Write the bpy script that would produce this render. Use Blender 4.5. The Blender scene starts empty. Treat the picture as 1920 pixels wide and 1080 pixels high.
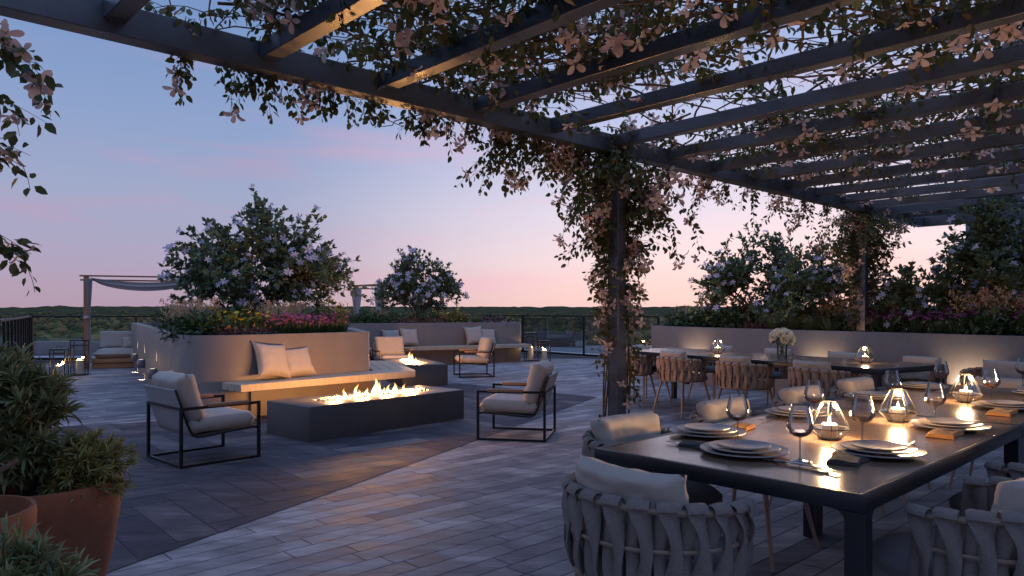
import bpy, bmesh, math, random
import numpy as np
from mathutils import Vector, Matrix, noise as mnoise

SC = bpy.context.scene
COL = SC.collection
RNG = np.random.default_rng(7)
random.seed(7)
PI = math.pi

# ------------------------------------------------------------------ camera
cam_data = bpy.data.cameras.new('camera')
cam = bpy.data.objects.new('camera', cam_data)
COL.objects.link(cam)
cam.location = (0, 0, 1.3)
cam.rotation_euler = (PI / 2, 0, 0)
cam_data.sensor_width = 36.0
cam_data.lens = 36.0 * 1364 / 1920
cam_data.shift_y = 42 / 1920
cam_data.clip_start = 0.05
cam_data.clip_end = 20000
SC.camera = cam

# ------------------------------------------------------------------ world
W = bpy.data.worlds.new('World'); SC.world = W; W.use_nodes = True
nt = W.node_tree; nt.nodes.clear()
def N(t, tree=None, **kw):
    n = (tree or nt).nodes.new(t)
    for k, v in kw.items(): setattr(n, k, v)
    return n
def L(a, b, tree=None): (tree or nt).links.new(a, b)
def ramp(node, stops, interp='LINEAR'):
    cr = node.color_ramp; cr.interpolation = interp
    while len(cr.elements) > 1: cr.elements.remove(cr.elements[-1])
    cr.elements[0].position = stops[0][0]; cr.elements[0].color = (*stops[0][1], 1)
    for p, c in stops[1:]:
        e = cr.elements.new(p); e.color = (*c, 1)
def lin(r, g, b):
    return tuple(((c / 255) / 12.92 if c / 255 <= .04045 else ((c / 255 + .055) / 1.055) ** 2.4) for c in (r, g, b))
tc = N('ShaderNodeTexCoord')
nz = N('ShaderNodeVectorMath', operation='NORMALIZE'); L(tc.outputs['Generated'], nz.inputs[0])
sx = N('ShaderNodeSeparateXYZ'); L(nz.outputs[0], sx.inputs[0])
rA = N('ShaderNodeValToRGB'); rB = N('ShaderNodeValToRGB')
# far side from the afterglow
ramp(rA, [(0.0, lin(172, 150, 168)), (.03, lin(172, 153, 176)), (.07, lin(165, 158, 187)), (.14, lin(154, 162, 194)),
          (.24, lin(134, 155, 196)), (.36, lin(114, 142, 190)), (.48, lin(134, 160, 206)), (.7, lin(150, 180, 234)), (1.0, lin(150, 180, 238))])
# afterglow side
ramp(rB, [(0.0, lin(240, 202, 196)), (.03, lin(240, 206, 206)), (.07, lin(238, 216, 222)), (.13, lin(224, 214, 231)),
          (.22, lin(194, 198, 230)), (.34, lin(160, 178, 222)), (.48, lin(146, 168, 212)), (.7, lin(150, 180, 234)), (1.0, lin(150, 180, 238))])
L(sx.outputs['Z'], rA.inputs[0]); L(sx.outputs['Z'], rB.inputs[0])
dt = N('ShaderNodeVectorMath', operation='DOT_PRODUCT'); L(nz.outputs[0], dt.inputs[0])
dt.inputs[1].default_value = (math.sin(math.radians(24)), math.cos(math.radians(24)), 0)
mr = N('ShaderNodeMapRange', interpolation_type='SMOOTHSTEP')
mr.inputs['From Min'].default_value = .70; mr.inputs['From Max'].default_value = .99
L(dt.outputs['Value'], mr.inputs['Value'])
mx = N('ShaderNodeMix', data_type='RGBA')
L(mr.outputs[0], mx.inputs[0]); L(rA.outputs[0], mx.inputs[6]); L(rB.outputs[0], mx.inputs[7])
# thin pink cirrus bands
mp = N('ShaderNodeMapping'); mp.inputs['Scale'].default_value = (2.2, 2.2, 16); mp.inputs['Rotation'].default_value = (.05, .06, 0)
L(nz.outputs[0], mp.inputs[0])
cn = N('ShaderNodeTexNoise'); cn.inputs['Scale'].default_value = 1.7; cn.inputs['Detail'].default_value = 5; cn.inputs['Roughness'].default_value = .5
L(mp.outputs[0], cn.inputs['Vector'])
cm = N('ShaderNodeMapRange', interpolation_type='SMOOTHSTEP'); cm.inputs['From Min'].default_value = .48; cm.inputs['From Max'].default_value = .78
cm.inputs['To Max'].default_value = .75
L(cn.outputs['Fac'], cm.inputs['Value'])
cz = N('ShaderNodeMapRange'); cz.inputs['From Min'].default_value = .42; cz.inputs['From Max'].default_value = .1
L(sx.outputs['Z'], cz.inputs['Value'])
cmul = N('ShaderNodeMath', operation='MULTIPLY'); L(cm.outputs[0], cmul.inputs[0]); L(cz.outputs[0], cmul.inputs[1])
cc = N('ShaderNodeMix', data_type='RGBA'); cc.inputs[6].default_value = (*lin(186, 150, 182), 1); cc.inputs[7].default_value = (*lin(244, 196, 208), 1)
L(mr.outputs[0], cc.inputs[0])
m2 = N('ShaderNodeMix', data_type='RGBA'); L(cmul.outputs[0], m2.inputs[0]); L(mx.outputs[2], m2.inputs[6]); L(cc.outputs[2], m2.inputs[7])
bg = N('ShaderNodeBackground'); bg.inputs[1].default_value = 1.0; L(m2.outputs[2], bg.inputs[0])
sky = N('ShaderNodeTexSky', sky_type='NISHITA'); sky.sun_disc = False
sky.sun_elevation = math.radians(1.0); sky.sun_rotation = math.radians(24)
bg2 = N('ShaderNodeBackground'); bg2.inputs[1].default_value = .012; L(sky.outputs[0], bg2.inputs[0])
ad = N('ShaderNodeAddShader'); L(bg.outputs[0], ad.inputs[0]); L(bg2.outputs[0], ad.inputs[1])
wo = N('ShaderNodeOutputWorld'); L(ad.outputs[0], wo.inputs[0])

# last glow of the sun, just over the horizon at the right
sd = bpy.data.lights.new('sun', 'SUN'); sd.energy = .12; sd.angle = math.radians(12); sd.color = (1, .62, .5)
so = bpy.data.objects.new('sun', sd); COL.objects.link(so)
so.rotation_euler = Vector((-math.sin(math.radians(24)), -math.cos(math.radians(24)), -math.tan(math.radians(4)))).to_track_quat('-Z', 'Y').to_euler()

SC.view_settings.view_transform = 'Standard'; SC.view_settings.look = 'None'
SC.view_settings.exposure = 0.1; SC.view_settings.gamma = 1
SC.cycles.use_denoising = True
SC.cycles.max_bounces = 7; SC.cycles.diffuse_bounces = 3; SC.cycles.glossy_bounces = 3
SC.cycles.transparent_max_bounces = 16; SC.cycles.transmission_bounces = 4
SC.cycles.caustics_reflective = False; SC.cycles.caustics_refractive = False
SC.cycles.sample_clamp_indirect = 3.0

# ------------------------------------------------------------------ materials
MATS = {}
def mat(name, col, rough=.6, metal=0., var=.12, nscale=4., bump=0., bscale=60., spec=.5, stretch=None, rvar=0.):
    if name in MATS: return MATS[name]
    m = bpy.data.materials.new(name); m.use_nodes = True; MATS[name] = m
    t = m.node_tree; b = t.nodes['Principled BSDF']
    b.inputs['Roughness'].default_value = rough; b.inputs['Metallic'].default_value = metal
    b.inputs['Specular IOR Level'].default_value = spec
    c = N('ShaderNodeTexCoord', t); mpn = N('ShaderNodeMapping', t); L(c.outputs['Object'], mpn.inputs[0], t)
    if stretch: mpn.inputs['Scale'].default_value = stretch
    n = N('ShaderNodeTexNoise', t); n.inputs['Scale'].default_value = nscale; n.inputs['Detail'].default_value = 6; n.inputs['Roughness'].default_value = .62
    L(mpn.outputs[0], n.inputs['Vector'], t)
    r = N('ShaderNodeValToRGB', t)
    ramp(r, [(.25, tuple(max(0, x * (1 - var)) for x in col)), (.75, tuple(min(1, x * (1 + var)) for x in col))])
    L(n.outputs['Fac'], r.inputs[0], t); L(r.outputs[0], b.inputs['Base Color'], t)
    if rvar:
        q = N('ShaderNodeMapRange', t); q.inputs['From Min'].default_value = .3; q.inputs['From Max'].default_value = .7
        q.inputs['To Min'].default_value = max(.03, rough - rvar); q.inputs['To Max'].default_value = min(1, rough + rvar)
        L(n.outputs['Fac'], q.inputs['Value'], t); L(q.outputs[0], b.inputs['Roughness'], t)
    if bump:
        n2 = N('ShaderNodeTexNoise', t); n2.inputs['Scale'].default_value = bscale; n2.inputs['Detail'].default_value = 4
        L(mpn.outputs[0], n2.inputs['Vector'], t)
        bp = N('ShaderNodeBump', t); bp.inputs['Strength'].default_value = bump; bp.inputs['Distance'].default_value = .01
        L(n2.outputs['Fac'], bp.inputs['Height'], t); L(bp.outputs[0], b.inputs['Normal'], t)
    return m
def island_mat(name, cols, rough=.55, trans=.25, spec=.4, extra=None):
    """one random colour per leaf / petal / plank"""
    if name in MATS: return MATS[name]
    m = bpy.data.materials.new(name); m.use_nodes = True; MATS[name] = m
    t = m.node_tree; b = t.nodes['Principled BSDF']; out = t.nodes['Material Output']
    b.inputs['Roughness'].default_value = rough; b.inputs['Specular IOR Level'].default_value = spec
    g = N('ShaderNodeNewGeometry', t); r = N('ShaderNodeValToRGB', t)
    k = len(cols); ramp(r, [(i / max(1, k - 1), c) for i, c in enumerate(cols)])
    L(g.outputs['Random Per Island'], r.inputs[0], t)
    L(r.outputs[0], b.inputs['Base Color'], t)
    if trans > 0:
        tr = N('ShaderNodeBsdfTranslucent', t); L(r.outputs[0], tr.inputs[0], t)
        ms = N('ShaderNodeMixShader', t); ms.inputs[0].default_value = trans
        L(b.outputs[0], ms.inputs[1], t); L(tr.outputs[0], ms.inputs[2], t); L(ms.outputs[0], out.inputs[0], t)
    return m
def emit(name, col, s):
    if name in MATS: return MATS[name]
    m = bpy.data.materials.new(name); m.use_nodes = True; MATS[name] = m
    b = m.node_tree.nodes['Principled BSDF']
    b.inputs['Base Color'].default_value = (*col, 1); b.inputs['Emission Color'].default_value = (*col, 1); b.inputs['Emission Strength'].default_value = s
    return m
def thin_glass(name, tint=(1, 1, 1), rough=.02, refl=1.0):
    if name in MATS: return MATS[name]
    m = bpy.data.materials.new(name); m.use_nodes = True; MATS[name] = m
    t = m.node_tree; t.nodes.clear()
    tr = N('ShaderNodeBsdfTransparent', t); tr.inputs[0].default_value = (*tint, 1)
    gl = N('ShaderNodeBsdfGlossy', t); gl.inputs['Roughness'].default_value = rough
    fr = N('ShaderNodeFresnel', t); fr.inputs[0].default_value = 1.5
    mu = N('ShaderNodeMath', t, operation='MULTIPLY'); mu.inputs[1].default_value = refl; L(fr.outputs[0], mu.inputs[0], t)
    ms = N('ShaderNodeMixShader', t); L(mu.outputs[0], ms.inputs[0], t); L(tr.outputs[0], ms.inputs[1], t); L(gl.outputs[0], ms.inputs[2], t)
    o = N('ShaderNodeOutputMaterial', t); L(ms.outputs[0], o.inputs[0], t)
    return m

# ------------------------------------------------------------------ builders
class MB:
    def __init__(s): s.v = []; s.f = []
    def add(s, vs, fs):
        o = len(s.v); s.v += [tuple(p) for p in vs]; s.f += [tuple(i + o for i in f) for f in fs]; return s
    def box(s, c, d, rz=0., M=None):
        x, y, z = (q / 2 for q in d)
        p = [Vector((a * x, b * y, e * z)) for e in (-1, 1) for a, b in ((-1, -1), (1, -1), (1, 1), (-1, 1))]
        R = M if M else Matrix.Rotation(rz, 3, 'Z')
        p = [R @ q + Vector(c) for q in p]
        return s.add(p, [(3, 2, 1, 0), (4, 5, 6, 7), (0, 1, 5, 4), (1, 2, 6, 5), (2, 3, 7, 6), (3, 0, 4, 7)])
    def bar(s, a, b, w, h=None):
        a, b = Vector(a), Vector(b); d = b - a; l = d.length; h = h or w
        up = Vector((0, 0, 1)) if abs(d.normalized().z) < .95 else Vector((0, 1, 0))
        y = d.normalized(); x = y.cross(up).normalized(); z = x.cross(y)
        return s.box((a + b) / 2, (w, l, h), M=Matrix((x, y, z)).transposed())
    def tube(s, pts, r, n=8, ell=None):
        P = [Vector(p) for p in pts]; m = len(P)
        rr = r if hasattr(r, '__len__') else [r] * m
        vs = []; t0 = (P[1] - P[0]).normalized()
        x = t0.orthogonal().normalized()
        for i in range(m):
            t = (P[min(i + 1, m - 1)] - P[max(i - 1, 0)]).normalized()
            x = (x - t * x.dot(t)).normalized(); y = t.cross(x)
            for k in range(n):
                a = 2 * PI * k / n; vs.append(P[i] + (x * math.cos(a) + y * math.sin(a)) * rr[i])
        fs = [(i * n + k, i * n + (k + 1) % n, (i + 1) * n + (k + 1) % n, (i + 1) * n + k) for i in range(m - 1) for k in range(n)]
        fs += [tuple(range(n))[::-1], tuple((m - 1) * n + k for k in range(n))]
        return s.add(vs, fs)
    def ribbon(s, pts, widths, outs, th):
        """rounded strap: centre line, width per point along tangent-cross-out, thickness along out"""
        P = [Vector(p) for p in pts]; m = len(P); vs = []; n = 8
        for i in range(m):
            t = (P[min(i + 1, m - 1)] - P[max(i - 1, 0)]).normalized(); o = Vector(outs[i]).normalized()
            o = (o - t * o.dot(t)).normalized(); x = t.cross(o)
            for k in range(n):
                a = 2 * PI * k / n
                vs.append(P[i] + x * math.copysign(abs(math.cos(a)) ** .6, math.cos(a)) * widths[i] / 2 + o * math.copysign(abs(math.sin(a)) ** .6, math.sin(a)) * th / 2)
        fs = [(i * n + k, i * n + (k + 1) % n, (i + 1) * n + (k + 1) % n, (i + 1) * n + k) for i in range(m - 1) for k in range(n)]
        fs += [tuple(range(n))[::-1], tuple((m - 1) * n + k for k in range(n))]
        return s.add(vs, fs)
    def lathe(s, prof, n=32, c=(0, 0, 0)):
        vs = []
        for r, z in prof:
            for k in range(n):
                a = 2 * PI * k / n; vs.append((c[0] + r * math.cos(a), c[1] + r * math.sin(a), c[2] + z))
        m = len(prof)
        fs = [(i * n + k, i * n + (k + 1) % n, (i + 1) * n + (k + 1) % n, (i + 1) * n + k) for i in range(m - 1) for k in range(n)]
        if prof[0][0] > 1e-4: fs.append(tuple(range(n))[::-1])
        if prof[-1][0] > 1e-4: fs.append(tuple((m - 1) * n + k for k in range(n)))
        return s.add(vs, fs)
    def prism(s, poly, z0, z1):
        n = len(poly)
        vs = [(x, y, z0) for x, y in poly] + [(x, y, z1) for x, y in poly]
        return s.add(vs, [tuple(range(n))[::-1], tuple(range(n, 2 * n))] + [(i, (i + 1) % n, n + (i + 1) % n, n + i) for i in range(n)])
    def mesh(s, name, bevel=0., seg=2, smooth=True, ang=40):
        me = bpy.data.meshes.new(name); me.from_pydata(s.v, [], s.f); me.validate()
        bm = bmesh.new(); bm.from_mesh(me)
        bmesh.ops.remove_doubles(bm, verts=bm.verts, dist=1e-5)
        bmesh.ops.recalc_face_normals(bm, faces=bm.faces)
        if bevel:
            es = [e for e in bm.edges if len(e.link_faces) == 2 and e.calc_face_angle(0) > math.radians(30)]
            bmesh.ops.bevel(bm, geom=es, offset=bevel, segments=seg, affect='EDGES', profile=.5, clamp_overlap=True)
        bm.to_mesh(me); bm.free()
        if smooth:
            me.polygons.foreach_set('use_smooth', [True] * len(me.polygons)); me.set_sharp_from_angle(angle=math.radians(ang))
        return me
    def build(s, name, m, parent=None, **kw):
        return obj(name, s.mesh(name, **kw), m, parent)
def obj(name, me, m=None, parent=None, loc=None, rz=None):
    o = bpy.data.objects.new(name, me); COL.objects.link(o)
    if m is not None and me is not None and not me.materials: me.materials.append(m)
    if parent is not None: o.parent = parent
    if loc is not None: o.location = loc
    if rz is not None: o.rotation_euler = (0, 0, rz)
    return o
def tag(o, label=None, cat=None, group=None, kind=None):
    if label: o['label'] = label
    if cat: o['category'] = cat
    if group: o['group'] = group
    if kind: o['kind'] = kind
    return o
def thing(name, label, cat, loc=(0, 0, 0), rz=0., group=None):
    o = bpy.data.objects.new(name, None); COL.objects.link(o); o.empty_display_size = .1
    o.location = loc; o.rotation_euler = (0, 0, rz)
    return tag(o, label, cat, group)
def dup(root, loc=None, rz=None, label=None, group=None, scale=None):
    def cp(o, par):
        c = o.copy(); COL.objects.link(c)
        if par is not None: c.parent = par
        for ch in o.children: cp(ch, c)
        return c
    r = cp(root, None)
    if loc is not None: r.location = loc
    if rz is not None: r.rotation_euler = (0, 0, rz)
    if scale is not None: r.scale = (scale,) * 3 if not hasattr(scale, '__len__') else scale
    if label: r['label'] = label
    if group: r['group'] = group
    return r
def light(name, typ, parent, loc, power, col, size=.05, **kw):
    d = bpy.data.lights.new(name, typ); d.energy = power; d.color = col
    if typ in ('POINT', 'SPOT'): d.shadow_soft_size = size
    for k, v in kw.items(): setattr(d, k, v)
    o = bpy.data.objects.new(name, d); COL.objects.link(o); o.parent = parent; o.location = loc
    return o
def np_mesh(name, V, Fc):
    me = bpy.data.meshes.new(name); k = Fc.shape[1]
    me.vertices.add(len(V)); me.vertices.foreach_set('co', np.ascontiguousarray(V, dtype=np.float32).ravel())
    me.loops.add(Fc.size); me.loops.foreach_set('vertex_index', np.ascontiguousarray(Fc, dtype=np.int32).ravel())
    me.polygons.add(len(Fc)); me.polygons.foreach_set('loop_start', np.arange(len(Fc), dtype=np.int32) * k)
    me.update(calc_edges=True); me.validate()
    return me
def unit(a): return a / np.maximum(1e-9, np.linalg.norm(a, axis=-1, keepdims=True))
def frames(D, U=None):
    D = unit(D); U = RNG.normal(size=D.shape) if U is None else U
    X = unit(np.cross(D, U)); Z = np.cross(X, D)
    return np.stack([X, D, Z], axis=2)
def inst(name, tv, tf, P, R, S):
    tv = np.asarray(tv, float); tf = np.asarray(tf)
    S = np.asarray(S); S = S[:, None] if S.ndim == 1 else S
    V = np.einsum('nij,nkj->nki', R, tv[None] * S[:, None, :]) + P[:, None, :]
    Fc = tf[None] + (np.arange(len(P)) * len(tv))[:, None, None]
    return np_mesh(name, V.reshape(-1, 3), Fc.reshape(-1, tf.shape[1]))
# leaf along +y, face up +z
LEAF = ([(0, 0, 0), (.24, .3, .05), (.0, .38, -.02), (-.24, .3, .05), (.2, .68, .03), (0, .72, -.03), (-.2, .68, .03), (0, 1, -.1)],
        [(0, 1, 2), (0, 2, 3), (1, 4, 5), (1, 5, 2), (3, 2, 5), (3, 5, 6), (4, 7, 5), (6, 5, 7)])
LEAF4 = ([(0, 0, 0), (.27, .42, .06), (0, .48, -.02), (-.27, .42, .06), (0, 1, -.1)], [(0, 1, 2), (0, 2, 3), (1, 4, 2), (3, 2, 4)])
BLADE = ([(-.045, 0, 0), (.045, 0, 0), (.06, .4, .03), (-.06, .4, .03), (0, 1, -.08)], [(0, 1, 2), (0, 2, 3), (3, 2, 4)])
def blossom_mesh(name, petals, cup=.25, width=.3, r=1.0, rag=0.):
    """open flower of separate petals around +z, built once and shared"""
    mb = MB()
    for k in range(petals):
        a = 2 * PI * k / petals + random.uniform(-.12, .12); l = r * random.uniform(.85, 1.1); w = width * r * random.uniform(.85, 1.1); tw = random.uniform(-.25, .25)
        c0 = cup * random.uniform(.5, 1.3)
        rows = [(.06, .18, 0.), (.35, .85, c0 * .45), (.65, 1.0, c0 * .8), (.88, .7, c0 * .75), (1.0, .12, c0 * .55)]
        vs = []
        for y, wf, z in rows:
            for sx_ in (-1, 0, 1):
                xx = sx_ * wf * w; yy = y * l; zz = z * r + (abs(sx_) * .06 - .0) * r + sx_ * tw * w * y
                vs.append((xx * math.cos(a) - yy * math.sin(a), xx * math.sin(a) + yy * math.cos(a), zz))
        fs = []
        for i in range(len(rows) - 1):
            for j in (0, 1):
                b = i * 3 + j; fs.append((b, b + 1, b + 4, b + 3))
        mb.add(vs, fs)
    me = bpy.data.meshes.new(name); me.from_pydata(mb.v, [], mb.f)
    me.polygons.foreach_set('use_smooth', [True] * len(me.polygons))
    return me
def put_flowers(parent, meshes, P, D, S, centre=None, name='flower', limit=100):
    """the nearest `limit` flowers are parts of their own, the rest one part"""
    P = np.asarray(P); D = np.asarray(D); S = np.asarray(S)
    if len(P) == 0: return
    base = np.array(parent.location)
    Wd = P + base; order = np.argsort(np.linalg.norm(Wd - np.array([0, 0, 1.3]), axis=1) + 100 * ((Wd[:, 2] - 1.3) > .43 * Wd[:, 1]))
    rest = order[limit:]
    for i in order[:limit]:
        me = meshes[int(RNG.integers(len(meshes)))]
        o = bpy.data.objects.new(name, me); COL.objects.link(o); o.parent = parent
        o.location = P[i]; o.scale = (S[i],) * 3
        q = Vector(D[i]).to_track_quat('Z', 'Y'); q = q @ Matrix.Rotation(random.uniform(0, 6.28), 3, 'Z').to_quaternion()
        o.rotation_mode = 'QUATERNION'; o.rotation_quaternion = q
    if len(rest):
        me = meshes[0]
        tv = [tuple(v.co) for v in me.vertices]; tf = [tuple(p.vertices) for p in me.polygons]
        R = frames(RNG.normal(size=(len(rest), 3)), D[rest])
        m2 = inst(name, tv, tf, P[rest], R, S[rest]); m2.materials.append(me.materials[0])
        tag(obj(name, m2, None, parent), kind='stuff')
# ------------------------------------------------------------------ ground and terrace
def clip(poly, n, c):
    """keep the side n.p >= c"""
    out = []
    for i in range(len(poly)):
        a, b = poly[i], poly[(i + 1) % len(poly)]
        da, db = a[0] * n[0] + a[1] * n[1] - c, b[0] * n[0] + b[1] * n[1] - c
        if da >= 0: out.append(a)
        if (da >= 0) != (db >= 0):
            t = da / (da - db); out.append((a[0] + (b[0] - a[0]) * t, a[1] + (b[1] - a[1]) * t))
    return out
def clip_convex(poly, conv):
    area = sum(conv[i][0] * conv[(i + 1) % len(conv)][1] - conv[(i + 1) % len(conv)][0] * conv[i][1] for i in range(len(conv)))
    for i in range(len(conv)):
        a, b = conv[i], conv[(i + 1) % len(conv)]
        n = (-(b[1] - a[1]), b[0] - a[0])
        if area < 0: n = (-n[0], -n[1])
        poly = clip(poly, n, n[0] * a[0] + n[1] * a[1])
        if len(poly) < 3: return []
    return poly
def paving_mat(name, cols, rough):
    m = bpy.data.materials.new(name); m.use_nodes = True
    t = m.node_tree; b = t.nodes['Principled BSDF']
    g = N('ShaderNodeNewGeometry', t); r = N('ShaderNodeValToRGB', t)
    ramp(r, [(i / (len(cols) - 1), c) for i, c in enumerate(cols)]); L(g.outputs['Random Per Island'], r.inputs[0], t)
    c = N('ShaderNodeTexCoord', t)
    ad_ = N('ShaderNodeVectorMath', t, operation='MULTIPLY_ADD'); ad_.inputs[1].default_value = (1, 1, 1)
    cb = N('ShaderNodeCombineXYZ', t); mm = N('ShaderNodeMath', t, operation='MULTIPLY'); mm.inputs[1].default_value = 37.
    L(g.outputs['Random Per Island'], mm.inputs[0], t); L(mm.outputs[0], cb.inputs[2], t)
    L(c.outputs['Object'], ad_.inputs[0], t); L(cb.outputs[0], ad_.inputs[2], t)
    mp_ = N('ShaderNodeMapping', t); mp_.inputs['Rotation'].default_value = (0, 0, -math.atan2(.689, .725)); mp_.inputs['Scale'].default_value = (1, 5, 1)
    L(ad_.outputs[0], mp_.inputs[0], t)
    n = N('ShaderNodeTexNoise', t); n.inputs['Scale'].default_value = 3.; n.inputs['Detail'].default_value = 8; n.inputs['Roughness'].default_value = .7
    L(mp_.outputs[0], n.inputs['Vector'], t)
    mi = N('ShaderNodeMix', t, data_type='RGBA', blend_type='MULTIPLY'); mi.inputs[0].default_value = .7
    r2 = N('ShaderNodeValToRGB', t); ramp(r2, [(.3, (.45, .45, .47)), (.55, (1, 1, 1)), (.75, (1.3, 1.27, 1.25))])
    L(n.outputs['Fac'], r2.inputs[0], t); L(r.outputs[0], mi.inputs[6], t); L(r2.outputs[0], mi.inputs[7], t)
    b.inputs['Specular IOR Level'].default_value = .1
    # uneven smoothness; the pale patches paint reflections into the colour
    n2 = N('ShaderNodeTexNoise', t); n2.inputs['Scale'].default_value = 2.6; n2.inputs['Detail'].default_value = 5
    mp2 = N('ShaderNodeMapping', t); mp2.inputs['Scale'].default_value = (1, 1.6, 1); L(c.outputs['Object'], mp2.inputs[0], t); L(mp2.outputs[0], n2.inputs['Vector'], t)
    r3 = N('ShaderNodeValToRGB', t); ramp(r3, [(.38, (.8, .8, .82)), (.52, (1, 1, 1)), (.62, (1.35, 1.33, 1.33))]); L(n2.outputs['Fac'], r3.inputs[0], t)
    mi2 = N('ShaderNodeMix', t, data_type='RGBA', blend_type='MULTIPLY'); mi2.inputs[0].default_value = 1; L(mi.outputs[2], mi2.inputs[6], t); L(r3.outputs[0], mi2.inputs[7], t)
    L(mi2.outputs[2], b.inputs['Base Color'], t)
    q = N('ShaderNodeMapRange', t); q.inputs['From Min'].default_value = .35; q.inputs['From Max'].default_value = .65
    q.inputs['To Min'].default_value = rough - .1; q.inputs['To Max'].default_value = rough + .1
    L(n2.outputs['Fac'], q.inputs['Value'], t); L(q.outputs[0], b.inputs['Roughness'], t)
    bp = N('ShaderNodeBump', t); bp.inputs['Strength'].default_value = .35; bp.inputs['Distance'].default_value = .006
    L(n.outputs['Fac'], bp.inputs['Height'], t); L(bp.outputs[0], b.inputs['Normal'], t)
    return m
PD = Vector((.725, .689)).normalized(); PP = Vector((PD.y, -PD.x))
slab = [(-22, -7), (16, -7), (16, 27), (-2, 27), (-9, 21.4), (-22, 21.4)]
tag(MB().prism(slab, -.5, -.008).build('roof_ledge', mat('ledge_gravel', (.42, .42, .45), .8, var=.15, nscale=6), smooth=False), kind='structure')
dark_a = [(-9, -1.6), (-4.35, -1.6), (-2.0, 3.6), (-1.0, 5.83), (-3.9, 8.6), (-9, 6.5)]
dark_b = [(-1.0, 5.83), (1.28, 10.9), (-1.0, 13), (-3.9, 8.6)]
def add_poly(mb, poly, z):
    if len(poly) >= 3: mb.add([(x, y, z) for x, y in poly], [tuple(range(len(poly)))])
# strip planks along the pergola's beam
mb = MB(); w, gap = .142, .0032
out = [(-14, -6), (9.5, -6), (9.5, 12), (4.2, 19.2), (.5, 23), (-7, 19.6), (-14, 19.6)]
rs = random.Random(3)
mbg = MB(); add_poly(mbg, out, -.004); tag(mbg.build('paving_bed', mat('grout', (.03, .03, .033), .8), smooth=False), kind='structure')
for j in range(-190, 190):
    s0 = j * w; x = -30 + rs.uniform(0, 1)
    while x < 34:
        l = rs.choice((.62, .9, .9, 1.2))
        q = [(x + gap, s0 + gap), (x + l - gap, s0 + gap), (x + l - gap, s0 + w - gap), (x + gap, s0 + w - gap)]
        p = [(PD.x * a + PP.x * b, PD.y * a + PP.y * b) for a, b in q]
        cx = sum(a for a, _ in p) / 4; cy = sum(b for _, b in p) / 4
        if -15 < cx < 10.5 and -6.5 < cy < 23.5:
            p = clip_convex(p, out)
            if p and not (len(clip_convex(p, dark_a)) == 4 and all(abs(x_) < 0 for x_ in (1,))): add_poly(mb, p, 0)
        x += l
pv = paving_mat('pale_planks', [lin(112, 108, 115), lin(146, 140, 143), lin(168, 161, 161), lin(126, 121, 127), lin(154, 148, 149), lin(118, 113, 120)], .68)
tag(mb.build('pale_paving', pv, smooth=False), kind='structure')
# larger dark boards in a herringbone round the fire tables
gap = .004; mb = MB(); w = .24; k = 4; l = w * k; ang = math.radians(41)
ca, sa = math.cos(ang), math.sin(ang)
for i in range(-60, 60):
    for j in range(-16, 16):
        for hv in (0, 1):
            bx = i * w + j * k * 2 * w * .0 ; by = i * w
            if hv == 0: q0 = (i * w + j * 2 * l, i * w, l, w)
            else: q0 = (i * w + l + j * 2 * l, i * w - l + w, w, l)
            for off in (0, 1):
                ox, oy, dx, dy = q0
                ox += off * l; oy -= off * l
                q = [(ox + gap, oy + gap), (ox + dx - gap, oy + gap), (ox + dx - gap, oy + dy - gap), (ox + gap, oy + dy - gap)]
                p = [(ca * a - sa * b - 3, sa * a + ca * b + 5) for a, b in q]
                cx = sum(a for a, _ in p) / 4; cy = sum(b for _, b in p) / 4
                if off == 0 and -10 < cx < 3 and -3 < cy < 14:
                    for reg in (dark_a, dark_b):
                        add_poly(mb, clip_convex(p, reg), .004)
mb2 = MB()
for reg in (dark_a, dark_b): add_poly(mb2, reg, .002)
tag(mb2.build('dark_paving_bed', mat('grout', (.03, .03, .033), .8), smooth=False), kind='structure')
pv2 = paving_mat('dark_planks', [lin(66, 62, 71), lin(94, 88, 93), lin(74, 70, 78), lin(114, 106, 107), lin(68, 64, 74), lin(86, 80, 86)], .74)
tag(mb.build('dark_paving', pv2, smooth=False), kind='structure')

# land far below the roof
def land_h(x, y):
    r = math.hypot(x, y)
    h = -14 + 2.5 * mnoise.noise(Vector((x * .004, y * .004, 0))) * min(1, r / 300)
    t = min(1, max(0, (r - 900) / 3200)); t = t * t * (3 - 2 * t)
    h += t * (29 + 20 * mnoise.noise(Vector((x * .0006 + 3, y * .0012, 5))) + 4 * mnoise.noise(Vector((x * .006, y * .006, 9))) + (3 + 5 * (r > 1500)) * mnoise.noise(Vector((x * .02, y * .02, 1))))
    return h
mb = MB(); rr = [30 * 1.06 ** i for i in range(90)]; na = 420
vs = []; fs = []
for r in rr:
    for k in range(na):
        a = -1.15 + 2.3 * k / (na - 1); x, y = r * math.sin(a), r * math.cos(a); vs.append((x, y, land_h(x, y)))
for i in range(len(rr) - 1):
    for k in range(na - 1):
        fs.append((i * na + k, i * na + k + 1, (i + 1) * na + k + 1, (i + 1) * na + k))
c = len(vs); vs += [(-9000, -9000, -16), (9000, -9000, -16), (9000, 9000, -16), (-9000, 9000, -16)]; fs.append((c, c + 1, c + 2, c + 3))
mb.add(vs, fs)
gm = bpy.data.materials.new('land'); gm.use_nodes = True; t = gm.node_tree; b = t.nodes['Principled BSDF']; b.inputs['Roughness'].default_value = 1; b.inputs['Specular IOR Level'].default_value = 0
c_ = N('ShaderNodeTexCoord', t); n1 = N('ShaderNodeTexNoise', t); n1.inputs['Scale'].default_value = .012; n1.inputs['Detail'].default_value = 9; n1.inputs['Roughness'].default_value = .72
L(c_.outputs['Object'], n1.inputs['Vector'], t); r1 = N('ShaderNodeValToRGB', t)
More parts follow.
